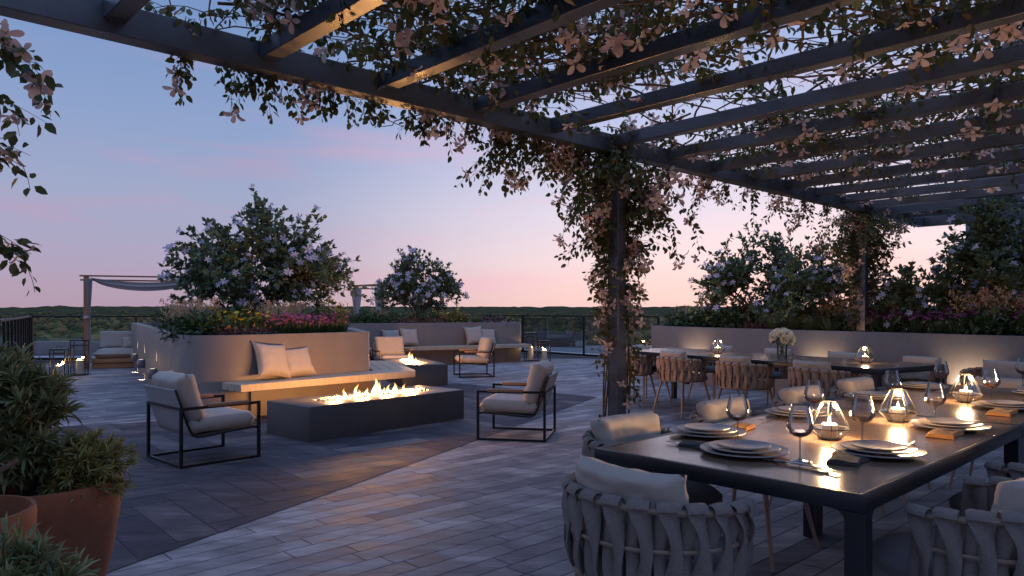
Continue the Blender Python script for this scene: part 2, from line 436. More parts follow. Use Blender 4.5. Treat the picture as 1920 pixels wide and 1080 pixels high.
ramp(r1, [(.3, (.022, .03, .024)), (.45, (.05, .058, .034)), (.55, (.10, .085, .045)), (.63, (.045, .055, .034)), (.75, (.2, .16, .10))])
L(n1.outputs['Fac'], r1.inputs[0], t); L(r1.outputs[0], b.inputs['Base Color'], t)
tag(mb.build('land', gm), kind='structure')
# woodland seen from the roof: reads as one mass
def crown_variant(seed, sub_):
    bm = bmesh.new(); bmesh.ops.create_icosphere(bm, subdivisions=sub_, radius=1)
    for v in bm.verts:
        d = mnoise.noise(v.co * 2.1 + Vector((seed * 7.3, 0, 0))) * .55 + mnoise.noise(v.co * 5 + Vector((0, seed, 3))) * .3
        v.co *= 1 + d
        v.co.z *= .8
    vs = np.array([v.co for v in bm.verts]); fs = np.array([[v.index for v in f.verts] for f in bm.faces]); bm.free(); return vs, fs
Vs = []; Fs = []; o = 0
varts = [crown_variant(i, 2) for i in range(6)]; varts1 = [crown_variant(i, 1) for i in range(6)]
rf = np.random.default_rng(11)
for i in range(9000):
    r = 150 * (13 ** (rf.random() ** .9)); a = rf.uniform(-.72, .72); x, y = r * math.sin(a), r * math.cos(a)
    if mnoise.noise(Vector((x * .012, y * .012, 2))) < -.28: continue
    tv, tf = (varts if r < 420 else varts1)[i % 6]; s = rf.uniform(1.3, 3.4) * (1 + .15 * (r > 500)); th = rf.uniform(0, 6.28)
    R = np.array([[math.cos(th), -math.sin(th), 0], [math.sin(th), math.cos(th), 0], [0, 0, rf.uniform(.8, 1.25)]])
    Vs.append(tv @ R.T * s + np.array([x, y, land_h(x, y) + s * .55])); Fs.append(tf + o); o += len(tv)
me = np_mesh('woodland', np.concatenate(Vs), np.concatenate(Fs))
fm = island_mat('woodland_leaves', [(.045, .058, .036), (.12, .12, .05), (.07, .08, .042), (.26, .2, .07), (.08, .095, .05), (.3, .17, .08), (.055, .066, .044), (.18, .165, .08)], 1., 0, 0.)
tag(obj('woodland', me, fm), kind='stuff')

# low walls on the lower roof beyond the rail
mconc = mat('plaster', lin(120, 110, 106), .5, var=.17, nscale=1.9, bump=.12, bscale=14, rvar=.1)
def parapet(c, d, rz, label):
    mb = MB().box(c, d, rz); o = mb.build('parapet_wall', mconc, bevel=.02)
    return tag(o, label, 'parapet wall')
parapet((1.4, 26.2, .26), (2.4, .3, .53), -.25, 'short grey parapet block beyond the glass rail, right of the pair of tall lanterns')
parapet((-14.6, 21.2, .2), (11., .25, .4), 0, 'long low grey parapet beyond the glass rail at the far left, behind the daybed')

# glass balustrades
glass_p = thin_glass('pane_glass', (.95, .97, .98), .01, .7)
blk = mat('black_metal', (.018, .018, .02), .4, .6, var=.2, nscale=8)
def balustrade(pts, label, step=1.25, h=1.14):
    root = thing('glass_balustrade', label, 'railing', (pts[0][0], pts[0][1], 0))
    o = Vector((*pts[0], 0)); rail = MB(); foot = MB()
    for a, b in zip(pts[:-1], pts[1:]):
        a, b = Vector((*a, 0)) - o, Vector((*b, 0)) - o; l = (b - a).length; n = max(1, round(l / step)); d = (b - a) / n
        rail.bar(a + Vector((0, 0, h)), b + Vector((0, 0, h)), .05, .035); foot.bar(a + Vector((0, 0, .05)), b + Vector((0, 0, .05)), .05, .06)
        for i in range(n + 1):
            p = a + d * i
            MB().box(p + Vector((0, 0, h / 2)), (.045, .045, h - .04), math.atan2(d.y, d.x)).build('post', blk, root)
            if i < n:
                u = d.normalized()
                MB().bar(p + u * .04 + Vector((0, 0, h / 2 + .02)), p + d - u * .04 + Vector((0, 0, h / 2 + .02)), .012, h - .16).build('glass_pane', glass_p, root, smooth=False)
    rail.build('handrail', blk, root); foot.build('base_rail', blk, root)
    return root
balustrade([(-12.4, 18.7), (-7.9, 11.2)], 'glass balustrade with closely set black posts running toward the left edge', .9)
balustrade([(-12.4, 18.8), (-7., 18.8)], 'far glass balustrade behind the draped daybed and its two lanterns', 1.4)
balustrade([(-1.2, 21.9), (.33, 22.4), (3.7, 18.4)], 'far glass balustrade with black posts between the curved bench wall and the vine post', 2.45)

# penthouse block behind the shrubs at the right
bl = thing('penthouse_block', 'plain grey rendered building block rising behind the shrubs at the far right', 'building', (7.95, 12.75, 0), -.62)
MB().box((6, 4, 2.2), (12, 8, 4.4)).build('wall', mat('render_grey', lin(112, 110, 122), .7, var=.06, bump=.1, bscale=20), bl)
MB().box((6, 4, 4.46), (12.2, 8.2, .12)).build('coping', mat('coping', lin(90, 90, 98), .5), bl, bevel=.01)

# ------------------------------------------------------------------ pergola
steel = mat('pergola_steel', (.092, .098, .118), .32, .3, var=.25, nscale=3, bump=.04, bscale=90, rvar=.1)
B0 = Vector((-2.43, 3.46, 0)); D3 = Vector((PD.x, PD.y, 0)); P3 = Vector((PP.x, PP.y, 0))
def PG(t, s, z=0): return B0 + D3 * t + P3 * s + Vector((0, 0, z))
ANG = math.atan2(PD.y, PD.x)
perg = thing('pergola', 'dark steel pergola with slim posts and flat rafters over the dining terrace', 'pergola', (B0.x, B0.y, 0), ANG)
# local frame of the pergola: x along the beam, y = -s
def beam(name, a, b, w, h, z):
    mb = MB().bar((a[0], -a[1], z), (b[0], -b[1], z), w, h); return mb.build(name, steel, perg, bevel=.004, seg=1)
TE = 12.8; SE = 7.4
beam('beam', (-7, .065), (TE, .065), .13, .16, 2.78)
beam('beam', (-7, SE), (TE, SE), .13, .16, 2.78)
beam('end_beam', (TE - .065, .13), (TE - .065, SE - .065), .13, .16, 2.78)
i = 0
tt = 1.27 - .815 * 9
while tt < TE - .3:
    beam('rafter', (tt, .13), (tt, SE - .065), .105, .10, 2.81); tt += .815
for t_, s_ in ((-1.1, .065), (4.6, .065), (10.25, .065), (-1.1, SE), (4.6, SE), (10.25, SE)):
    MB().box((t_, -s_, 1.35), (.12, .12, 2.7)).build('post', steel, perg, bevel=.005, seg=1)
    MB().box((t_, -s_, .008), (.2, .2, .012)).build('base_plate', steel, perg)

# ------------------------------------------------------------------ planters with benches
soil = mat('soil', (.022, .016, .012), .95, bump=.6, bscale=30)
wood_pale = mat('bench_planks', lin(176, 160, 138), .55, var=.14, nscale=3, bump=.15, bscale=30, stretch=(1, 9, 1))
def round_poly(poly, rads, n=8):
    out = []
    m = len(poly)
    for i in range(m):
        p = Vector(poly[i]); r = rads[i]
        if r <= 0: out.append(tuple(p)); continue
        a = (Vector(poly[i - 1]) - p).normalized(); b = (Vector(poly[(i + 1) % m]) - p).normalized()
        ang = a.angle(b); d = r / math.tan(ang / 2); c = p + (a + b).normalized() * (r / math.sin(ang / 2))
        s, e = p + a * d - c, p + b * d - c
        a0 = math.atan2(s.y, s.x); da = math.atan2(e.y, e.x) - a0
        da = (da + PI) % (2 * PI) - PI
        for k in range(n + 1): out.append((c.x + r * math.cos(a0 + da * k / n), c.y + r * math.sin(a0 + da * k / n)))
    return out
def inset(poly, d):
    m = len(poly); area = sum(poly[i][0] * poly[(i + 1) % m][1] - poly[(i + 1) % m][0] * poly[i][1] for i in range(m)); s = 1 if area > 0 else -1
    out = []
    for i in range(m):
        p = Vector(poly[i]); a = (p - Vector(poly[i - 1])); b = (Vector(poly[(i + 1) % m]) - p)
        if a.length < 1e-6 or b.length < 1e-6: out.append(tuple(p)); continue
        na_ = Vector((-a.y, a.x)).normalized() * s; nb = Vector((-b.y, b.x)).normalized() * s
        k = (na_ + nb); k = k / max(.3, k.length_squared) * 2
        out.append(tuple(p + k * d))
    return out
def planter(poly, label, h=1.0, th=.16, bench_label=None):
    root = thing('planter', label, 'planter', (poly[0][0], poly[0][1], 0))
    q = [(x - poly[0][0], y - poly[0][1]) for x, y in poly]; inn = inset(q, th); n = len(q)
    mb = MB()
    vs = [(x, y, 0) for x, y in q] + [(x, y, h) for x, y in q] + [(x, y, h) for x, y in inn] + [(x, y, h - .2) for x, y in inn]
    fs = []
    for k in range(3):
        fs += [(k * n + i, k * n + (i + 1) % n, (k + 1) * n + (i + 1) % n, (k + 1) * n + i) for i in range(n)]
    mb.add(vs, fs); mb.build('wall', mconc, root, bevel=.012, seg=2)
    in2 = inset(q, th - .02)
    MB().add([(x, y, h - .07) for x, y in in2], [tuple(range(n))]).build('soil', soil, root, smooth=False)
    return root
main_poly = round_poly([(-3.72, 8.30), (-2.0, 10.24), (-2.75, 12.6), (-5.2, 17.9), (-9.35, 17.8)], [.55, .16, .3, .6, .3])
plA = planter(main_poly, 'large grey plastered planter with a rounded corner behind the nearest plank bench')
Bw = Vector((2.86, 1.6)).normalized(); Bn = Vector((-Bw.y, Bw.x))
b0 = Vector((.26, 18.75))
back_poly = [tuple(b0), tuple(b0 + Bn * 2.2), tuple(b0 + Bn * 2.6 - Bw * 6.2), tuple(b0 - Bw * 6.2)]
back_poly = round_poly(back_poly, [.1, .4, .3, .3], 5)
plB = planter(back_poly, 'long grey plastered planter at the back behind the second plank bench')
U2 = Vector((.5, -.866)); V2 = Vector((.866, .5))
r0 = Vector((2.64, 14.1))
right_poly = round_poly([tuple(r0), tuple(r0 + U2 * 11), tuple(r0 + U2 * 11 + V2 * 2.0), tuple(r0 + V2 * 2.0)], [.15, .1, .1, .3], 5)
plC = planter(right_poly, 'long grey planter wall with uplights behind the second dining table')

def bench(label, poly, z0, z1, planks_dir, wdt, plinth):
    """thick plank seat cut from strips along planks_dir, on a set-back plinth"""
    c = Vector(poly[0]); root = thing('bench', label, 'bench', (c.x, c.y, 0))
    u = Vector(planks_dir).normalized(); v = Vector((-u.y, u.x))
    q = [(x - c.x, y - c.y) for x, y in poly]
    lo = min(x * v.x + y * v.y for x, y in q); hi = max(x * v.x + y * v.y for x, y in q)
    mb = MB(); s = lo; k = max(1, round((hi - lo) / wdt)); wdt = (hi - lo) / k
    for i in range(k):
        p = clip(q, (v.x, v.y), lo + i * wdt + .003); p = clip(p, (-v.x, -v.y), -(lo + (i + 1) * wdt - .003)) if len(p) >= 3 else p
        if len(p) >= 3: mb.prism(p, z0, z1)
    mb.build('seat', wood_pale, root, bevel=.006, seg=1)
    if plinth: MB().prism([(x - c.x, y - c.y) for x, y in plinth], 0, z0 - .002).build('plinth', mconc, root)
    return root
fu = Vector((1.72, 1.94)).normalized(); fn = Vector((fu.y, -fu.x))   # along / out of the front wall
fa = Vector((-3.72, 8.30))
sA = fa + fu * .42 + fn * .004; sB = fa + fu * 2.62 + fn * .004
su = Vector((-.75, 2.36)).normalized(); sn = Vector((su.y, -su.x))
front = [tuple(sA), tuple(sA + fn * .46), tuple(fa + fu * 3.03 + fn * .46), tuple(fa + fu * 3.12 + fn * .36), tuple(fa + fu * 2.98 + fn * .004)]
bench('thick pale plank bench along the main planter front beside the nearest fire table', front, .36, .45, (fu.x, fu.y), .15,
      [tuple(sA + fu * .35), tuple(sA + fu * .35 + fn * .05), tuple(fa + fu * 2.60 + fn * .05), tuple(fa + fu * 2.6)])
c0 = Vector((-2.0, 10.24)) + sn * .003
p0 = fa + fu * 2.98 + fn * .004
side = [tuple(fa + fu * 2.62 + fn * .006 + su * .02 + sn * .03), tuple(p0 + fu * -.006 + su * .01), tuple(fa + fu * 3.12 + fn * .36 + su * .02), tuple(Vector((-1.42, 10.3)) + su * 2.1), tuple(c0 + su * 2.2 + sn * .02)]
bench('pale plank bench on the short right flank of the main planter behind the corner', side, .36, .45, (su.x, su.y), .15, None)
bb = b0 - Bw * .02 - Bn * .004
bench('long pale plank bench along the back planter wall holding the four light pillows',
      [tuple(bb + Bw * .06), tuple(bb - Bn * .48 + Bw * .02), tuple(bb - Bw * 5.9 - Bn * .48), tuple(bb - Bw * 5.9)], .37, .45, (Bw.x, Bw.y), .16,
      [tuple(bb - Bw * .5), tuple(bb - Bw * .5 - Bn * .06), tuple(bb - Bw * 5.8 - Bn * .06), tuple(bb - Bw * 5.8)])

# wall lights: up-and-down boxes on the left flank of the main planter
WARMW = (1, .78, .52)
wl_a = Vector((-3.9, 8.52)); wl_d = Vector((-5.01, 8.52))
wu = (Vector((-9.35, 17.8)) - Vector((-3.72, 8.30))).normalized(); wn = Vector((-wu.y, wu.x))
lb = ['closest to the rounded corner', 'second from the rounded corner', 'third from the rounded corner', 'farthest, beside the daybed']
chrome = mat('brushed_steel', (.3, .3, .32), .3, .9, var=.1)
for k, nm in zip((.335, .59, .79, .965), lb):
    p = Vector((-3.72, 8.30)) + wu * (wl_d.length * k * 1.0 + .42)
    r = thing('wall_light', 'steel up-and-down wall light on the main planter flank, ' + nm, 'wall light', (p.x, p.y, .30), math.atan2(wu.y, wu.x), 'up-and-down wall lights')
    MB().box((0, .065, 0), (.12, .12, .16)).build('housing', chrome, r, bevel=.004)
    for z, rot in ((.085, PI), (-.085, 0)):
        MB().box((0, .06, z * .93), (.06, .06, .006)).build('lens', emit('lens_glow', (1, .85, .6), 1.2), r)
        o = light('light', 'SPOT', r, (0, .038, z), 95 if z > 0 else 40, WARMW, .008, spot_size=math.radians(44), spot_blend=.9); o.rotation_euler = (rot, 0, 0)
# ground uplights at the long right wall
for t_, nm in ((1.29, 'nearest its left end'), (3.86, 'left of the far vine post'), (5.94, 'right of the far vine post')):
    p = r0 + U2 * t_ - V2 * .22
    r = thing('ground_uplight', 'round ground uplight at the long right planter wall, ' + nm, 'uplight', (p.x, p.y, 0), 0, 'uplights along the right wall')
    MB().lathe([(0, .0), (.05, 0), (.05, .06), (.04, .07), (.04, .055), (0, .055)], 20).build('housing', blk, r)
    MB().lathe([(0, .058), (.036, .058), (.036, .06), (0, .06)], 16).build('lens', emit('lens_glow', (1, .85, .6), 1.2), r)
    o = light('light', 'SPOT', r, (0, 0, .09), 105, WARMW, .02, spot_size=math.radians(84), spot_blend=1.)
    o.rotation_euler = Vector((V2.x * .55, V2.y * .55, 1)).to_track_quat('-Z', 'Y').to_euler()
# ------------------------------------------------------------------ soft goods
fab = mat('cushion_cloth', lin(170, 159, 151), .9, var=.05, nscale=9, bump=.25, bscale=420)
fab_g = mat('sling_cloth', lin(150, 146, 148), .9, var=.05, nscale=9, bump=.2, bscale=420)
seat_g = mat('seat_cloth', lin(104, 100, 104), .92, var=.06, nscale=12, bump=.25, bscale=400)
def pillow_mesh(name, w, h, t, pinch=.12, seed=0, wr=.012, box=.0, n=18):
    """stuffed pillow standing in xz, thickness along y; box>0 gives a flatter, boxier cushion"""
    vs = []; fs = []; r = random.Random(seed); off = Vector((r.uniform(0, 90), r.uniform(0, 90), 0))
    idx = {}
    for side in (1, -1):
        for i in range(n + 1):
            for j in range(n + 1):
                u, v = -1 + 2 * i / n, -1 + 2 * j / n
                edge = i in (0, n) or j in (0, n)
                if edge and side == -1: idx[(side, i, j)] = idx[(1, i, j)]; continue
                ex = 1 - pinch * (1 - abs(v) ** 2.5) * abs(u) ** 2; ez = 1 - pinch * (1 - abs(u) ** 2.5) * abs(v) ** 2
                ex_ = 4 + 14 * box; prof = max(0, (1 - abs(u) ** ex_) * (1 - abs(v) ** ex_)) ** (.5 - .1 * box)
                y = side * t / 2 * prof
                p = Vector((u * w / 2 * ex, y, v * h / 2 * ez))
                wv = mnoise.noise(Vector((u * 2.2, v * 2.2, side * 3.)) + off) + .5 * mnoise.noise(Vector((u * 5, v * 5, side * 7.)) + off)
                p.y += side * wv * wr * (prof ** .5); p.x += wv * wr * .35; p.z += mnoise.noise(Vector((u * 3, v * 3, 11.)) + off) * wr * .5
                idx[(side, i, j)] = len(vs); vs.append(p)
    for side in (1, -1):
        for i in range(n):
            for j in range(n):
                q = [idx[(side, i, j)], idx[(side, i + 1, j)], idx[(side, i + 1, j + 1)], idx[(side, i, j + 1)]]
                if len(set(q)) == 4: fs.append(tuple(q if side == 1 else q[::-1]))
    mb = MB(); mb.add(vs, fs)
    return mb
def throw_pillow(label, loc, rz, tilt, w=.45, h=.45, t=.15, seed=0, roll=0, group=None):
    r = thing('throw_pillow', label, 'pillow', loc, rz, group)
    mb = pillow_mesh('throw_pillow', w, h, t, .16, seed, .012)
    M = Matrix.Translation((0, 0, h / 2 * .97)) @ Matrix.Rotation(roll, 4, 'Y')
    M = Matrix.Rotation(tilt, 4, 'X') @ M
    mb.v = [tuple(M @ Vector(p)) for p in mb.v]; o = mb.build('cover', fab, r, ang=70)
    z0 = min(p[2] for p in mb.v); o.location.z = -z0
    # piping along the seam
    pts = []
    n = 40
    for k in range(n):
        a = k / n * 4; s_, f = int(a), a - int(a); u, v = [(-1 + 2 * f, -1), (1, -1 + 2 * f), (1 - 2 * f, 1), (-1, 1 - 2 * f)][s_]
        ex = 1 - .16 * (1 - abs(v) ** 2.5) * abs(u) ** 2; ez = 1 - .16 * (1 - abs(u) ** 2.5) * abs(v) ** 2
        pts.append(M @ Vector((u * w / 2 * ex, 0, v * h / 2 * ez)))
    pts.append(pts[0]); p = MB().tube(pts, .006, 5).build('piping', mat('piping', lin(170, 150, 132), .9), r); p.location.z = -z0
    return r
# pillows: local -y is the side that faces out of the wall when rz turns it there
rzf = math.atan2(fu.y, fu.x)
def on_front(a, d): p = fa + fu * a + fn * d; return (p.x, p.y, .452)
throw_pillow('large cream throw pillow on the near plank bench, left of its pair', on_front(1.02, .21), rzf + .12, -.42, .47, .47, .17, 1, .10)
throw_pillow('cream throw pillow on the near plank bench, half behind its larger pair', on_front(1.38, .15), rzf - .1, -.45, .44, .40, .15, 2, -.08)
rzb = math.atan2(Bw.y, Bw.x)
def on_back(a, d): p = bb - Bw * a - Bn * d; return (p.x, p.y, .452)
throw_pillow('grey cream pillow behind the pale armchair at the left of the back bench', on_back(3.55, .18), rzb, -.4, .46, .44, .16, 3)
throw_pillow('upright pale pillow on the back bench just right of the facing armchair', on_back(3.1, .2), rzb + .1, -.42, .48, .46, .16, 4, .05)
throw_pillow('large pale pillow on the back bench, left one of the right-hand pair', on_back(1.42, .2), rzb - .1, -.4, .5, .48, .16, 5, -.08)
throw_pillow('pale pillow on the back bench at the right, tucked behind the armchair back', on_back(1.02, .17), rzb, -.4, .44, .42, .15, 6, .08)

# ------------------------------------------------------------------ fire tables
fire_stone = mat('fire_table_stone', (.045, .045, .05), .42, var=.2, nscale=3, bump=.08, bscale=50, rvar=.08)
def flame_mat():
    m = bpy.data.materials.new('flame'); m.use_nodes = True; t = m.node_tree; t.nodes.clear()
    c = N('ShaderNodeTexCoord', t); s = N('ShaderNodeSeparateXYZ', t); L(c.outputs['Generated'], s.inputs[0], t)
    r = N('ShaderNodeValToRGB', t); ramp(r, [(0, (1, .72, .32)), (.35, (1, .8, .42)), (.75, (1, .58, .18)), (1, (1, .4, .08))]); L(s.outputs['Z'], r.inputs[0], t)
    e = N('ShaderNodeEmission', t); e.inputs[1].default_value = 4.2; L(r.outputs[0], e.inputs[0], t)
    tr = N('ShaderNodeBsdfTransparent', t); q = N('ShaderNodeMapRange', t); q.inputs['From Min'].default_value = .2; q.inputs['From Max'].default_value = .95
    q.inputs['To Min'].default_value = .2; q.inputs['To Max'].default_value = .93
    L(s.outputs['Z'], q.inputs['Value'], t); ms = N('ShaderNodeMixShader', t); L(q.outputs[0], ms.inputs[0], t); L(e.outputs[0], ms.inputs[1], t); L(tr.outputs[0], ms.inputs[2], t)
    o = N('ShaderNodeOutputMaterial', t); L(ms.outputs[0], o.inputs[0], t); return m
FL = flame_mat()
def flame(parent, loc, h, w, seed):
    r = random.Random(seed); pts = []; rad = []
    ph = r.uniform(0, 6); lean = r.uniform(-.25, .25)
    for i in range(9):
        f = i / 8; pts.append((lean * h * f * f + math.sin(ph + f * 7) * w * .42 * f, math.cos(ph * 1.7 + f * 4) * w * .2 * f, h * f))
        rad.append(max(.0015, w * .5 * (.75 + .5 * f) * (1 - f) ** .8 * 1.1))
    o = MB().tube(pts, rad, 8).build('flame', FL, parent); o.location = loc; o.visible_shadow = True
    return o
pebble = mat('fire_pebbles', lin(226, 214, 196), .7, var=.15, nscale=30)
def fire_table(label, near, u, lng, wid, h, slot, flames, power, seed):
    u = Vector(u).normalized(); root = thing('fire_table', label, 'fire table', (near[0], near[1], 0), math.atan2(u.y, u.x))
    # local: x along the length, +y into the table
    sx0, sx1, sy0, sy1 = slot
    mb = MB(); O = [(0, 0), (lng, 0), (lng, wid), (0, wid)]; I = [(sx0, sy0), (sx1, sy0), (sx1, sy1), (sx0, sy1)]
    vs = [(x, y, 0) for x, y in O] + [(x, y, h) for x, y in O] + [(x, y, h) for x, y in I] + [(x, y, h - .09) for x, y in I]
    fs = [(k * 4 + i, k * 4 + (i + 1) % 4, k * 4 + 4 + (i + 1) % 4, k * 4 + 4 + i) for k in range(3) for i in range(4)] + [(12, 13, 14, 15)]
    mb.add(vs, fs); mb.build('body', fire_stone, root, bevel=.008, seg=2)
    MB().box((lng / 2, wid / 2, .005), (lng - .1, wid - .1, .01)).build('base', blk, root)
    g = np.random.default_rng(seed); n = 420
    P = np.stack([g.uniform(sx0 + .015, sx1 - .015, n), g.uniform(sy0 + .015, sy1 - .015, n), np.zeros(n)], 1)
    cx, cy = (sx0 + sx1) / 2, (sy0 + sy1) / 2
    P[:, 2] = h - .03 + .035 * np.clip(1 - np.abs(P[:, 1] - cy) / (sy1 - sy0) * 2, 0, 1) + g.uniform(-.006, .01, n)
    bm = bmesh.new(); bmesh.ops.create_icosphere(bm, subdivisions=1, radius=1); tv = [tuple(v.co) for v in bm.verts]; tf = [[v.index for v in f.verts] for f in bm.faces]; bm.free()
    S = g.uniform(.012, .024, (n, 1)) * g.uniform(.6, 1.1, (n, 3))
    me = inst('pebbles', tv, tf, P, frames(g.normal(size=(n, 3)), g.normal(size=(n, 3))), S)
    tag(obj('pebbles', me, pebble, root), kind='stuff')
    for k, (fx, fh) in enumerate(flames):
        flame(root, (sx0 + (sx1 - sx0) * fx, cy + g.uniform(-.04, .04), h - .01), fh * .82, fh * .18 + .018, seed * 50 + k)
    m = max(2, round((sx1 - sx0) / .35))
    for k in range(m):
        light('light', 'POINT', root, (sx0 + (sx1 - sx0) * (.14 + .72 * k / (m - 1)), cy, h + .125), power / m, (1, .46, .15), .07)
    return root
f1 = [(.10, .05), (.17, .07), (.22, .14), (.265, .06), (.33, .18), (.37, .10), (.42, .12), (.47, .09), (.50, .25), (.535, .15), (.56, .18), (.60, .10), (.64, .13), (.68, .16), (.72, .10), (.77, .12), (.83, .05)]
fire_table('large low charcoal fire table with a long row of flames beside the near bench', (-1.985, 7.13), (1.415, 1.6), 2.13, .8, .35, (.36, 1.86, .27, .53), f1, 150, 3)
f2 = [(.2, .07), (.3, .12), (.38, .2), (.44, .14), (.5, .24), (.56, .13), (.6, .18), (.66, .1), (.72, .15), (.8, .07)]
# the second one runs away from the camera
q0 = Vector((-1.11, 12.60)); qu = Vector((-.376, .927)).normalized()
fire_table('smaller low charcoal fire table with a short flame cluster, behind the plank bench corner', tuple(q0), tuple(qu), 1.95, .80, .37, (.4, 1.5, .26, .54), f2, 100, 4)

# ------------------------------------------------------------------ low armchairs
teak = mat('teak', (.30, .15, .075), .5, var=.2, nscale=5, stretch=(1, 12, 12), bump=.1, bscale=30)
def armchair(label, loc, facing):
    rz = math.atan2(facing[1], facing[0]) - PI / 2         # local +y is the front
    r = thing('lounge_armchair', label, 'armchair', (*loc, 0), rz, None)
    w, d, h = .72, .70, .50
    for s in (-1, 1):
        x = s * (w / 2 - .012)
        mb = MB()
        mb.box((x, d / 2 - .012, h / 2), (.024, .024, h)); mb.box((x, -d / 2 + .012, h / 2), (.024, .024, h))
        mb.box((x, 0, .012), (.0235, d - .05, .0235)); mb.box((x, 0, h - .012), (.0235, d - .05, .0235))
        mb.build('side_frame', blk, r, smooth=False)
        MB().box((x, .06, h + .001), (.04, .36, .03)).build('armrest', teak, r, bevel=.006)
    mb = MB(); mb.box((0, -d / 2 + .012, h - .012), (w - .05, .022, .022)); mb.box((0, d / 2 - .03, .27), (w - .05, .02, .02))
    mb.box((0, -d / 2 + .012, .013), (w - .05, .022, .022)); mb.build('cross_bar', blk, r, smooth=False)
    # sling: flat under the seat, curling up into the raked back
    prof = [(.31, .275), (.1, .262), (-.1, .245), (-.19, .242), (-.235, .262), (-.26, .31), (-.30, .42), (-.345, .56), (-.375, .65)]
    wd = w - .07
    mb = MB(); vs = []
    for y, z in prof: vs += [(-wd / 2, y, z), (wd / 2, y, z)]
    n = len(prof)
    off = [(y - .012 * .0, z - .012) if i < 4 else (y - .012, z - .004) for i, (y, z) in enumerate(prof)]
    for y, z in off: vs += [(-wd / 2, y, z), (wd / 2, y, z)]
    fs = []
    for i in range(n - 1):
        a = 2 * i; b = 2 * n + 2 * i
        fs += [(a, a + 2, a + 3, a + 1), (b, b + 1, b + 3, b + 2), (a, b, b + 2, a + 2), (a + 1, a + 3, b + 3, b + 1)]
    fs += [(0, 1, 2 * n + 1, 2 * n), (2 * n - 2, 4 * n - 2, 4 * n - 1, 2 * n - 1)]
    mb.add(vs, fs); mb.build('sling', fab_g, r, ang=50)
    for s in (-1, 1): MB().tube([(s * (wd / 2 + .006), y, z) for y, z in prof], .009, 6).build('sling_frame', blk, r)
    c = pillow_mesh('seat_cushion', wd - .01, .60, .125, .0, len(label), .006, .9)
    c.v = [(x, .035 + z, .333 + y + (z * .03)) for x, y, z in c.v]; c.build('seat_cushion', fab, r, ang=75)
    c = pillow_mesh('back_cushion', wd - .02, .42, .17, .05, len(label) + 3, .016, .55)
    M = Matrix.Translation((0, -.222, .565)) @ Matrix.Rotation(.27, 4, 'X')
    c.v = [tuple(M @ Vector(p)) for p in c.v]; c.build('back_cushion', fab, r, ang=75)
    return r
armchair('cream lounge armchair seen from behind at the left, next to the potted oleander', (-2.73, 6.44), (.686, .727))
armchair('cream lounge armchair with its side to us, alone right of the large fire table', (.06, 7.58), (-.975, .2))
armchair('cream lounge armchair between the back bench and the glass rail, facing the small flames', (-.76, 14.42), (-.93, -.22))
armchair('cream lounge armchair facing us behind the small fire table, half hidden by the main planter', (-2.42, 14.75), (.42, -.9))

# ------------------------------------------------------------------ lanterns with candles
wax = mat('candle_wax', lin(235, 222, 200), .5, var=.04)
_m = wax.node_tree.nodes['Principled BSDF']; _m.inputs['Subsurface Weight'].default_value = .4; _m.inputs['Subsurface Radius'].default_value = (.03, .015, .008)
cflame = emit('candle_flame', (1, .72, .34), 30)
lamp_glass = thin_glass('lamp_glass', (.995, .995, .995), .01, .55)
def candle(name, parent, loc, r, h, power=0, wicks=1, child=True):
    c = MB().lathe([(0, 0), (r, 0), (r, h - .004), (r - .004, h), (r * .7, h - .006), (0, h - .009)], 20).build('candle', wax, parent); c.location = loc
    for k in range(wicks):
        a = 2 * PI * k / wicks + .5; rr_ = r * .5 if wicks > 1 else 0
        fl = MB().tube([(0, 0, 0), (0, 0, .008), (0, 0, .02), (.0005, 0, .036)], [.0025, .0065, .005, .0006], 8).build('flame', cflame, c); fl.location = (rr_ * math.cos(a), rr_ * math.sin(a), h - .006)
    if power: light('light', 'POINT', c, (0, 0, h + .035), power, (1, .6, .27), .028)
    return c
def floor_lantern(label, loc, h, w, ch, rz=.3):
    r = thing('floor_lantern', label, 'lantern', (*loc, 0), rz)
    MB().box((0, 0, .012), (w, w, .024)).build('base', blk, r, bevel=.003)
    mb = MB()
    for a in (-1, 1):
        for b in (-1, 1): mb.box((a * (w / 2 - .008), b * (w / 2 - .008), h / 2), (.014, .014, h - .03))
    for z in (h - .008, h * .86): 
        for a in (-1, 1): mb.box((0, a * (w / 2 - .008), z), (w - .034, .012, .012)); mb.box((a * (w / 2 - .008), 0, z), (.012, w - .034, .012))
    mb.build('frame', blk, r, smooth=False)
    MB().box((0, 0, h + .005), (w * 1.02, w * 1.02, .012)).build('lid', blk, r)
    MB().tube([(-.05, 0, h + .01), (-.045, 0, h + .05), (0, 0, h + .065), (.045, 0, h + .05), (.05, 0, h + .01)], .004, 6).build('handle', blk, r)
    for k in range(4):
        a = k * PI / 2; MB().box((math.cos(a) * (w / 2 - .008), math.sin(a) * (w / 2 - .008), h * .44), (.003 if k % 2 == 0 else w - .034, w - .034 if k % 2 == 0 else .003, h * .8)).build('glass_pane', lamp_glass, r, smooth=False)
    candle('candle', r, (0, 0, .025), w * .22, ch, 4., 3)
    return r
floor_lantern('shorter black floor lantern on the left, in front of the draped daybed', (-8.84, 14.2), .54, .27, .20)
floor_lantern('taller black floor lantern against the draped daybed post', (-8.68, 14.6), .70, .27, .28)
floor_lantern('taller black floor lantern beside the right end of the back bench', (.48, 18.75), .72, .30, .33, .2)
floor_lantern('shorter black floor lantern right of the taller one by the glass rail', (.83, 18.65), .52, .28, .26, .1)

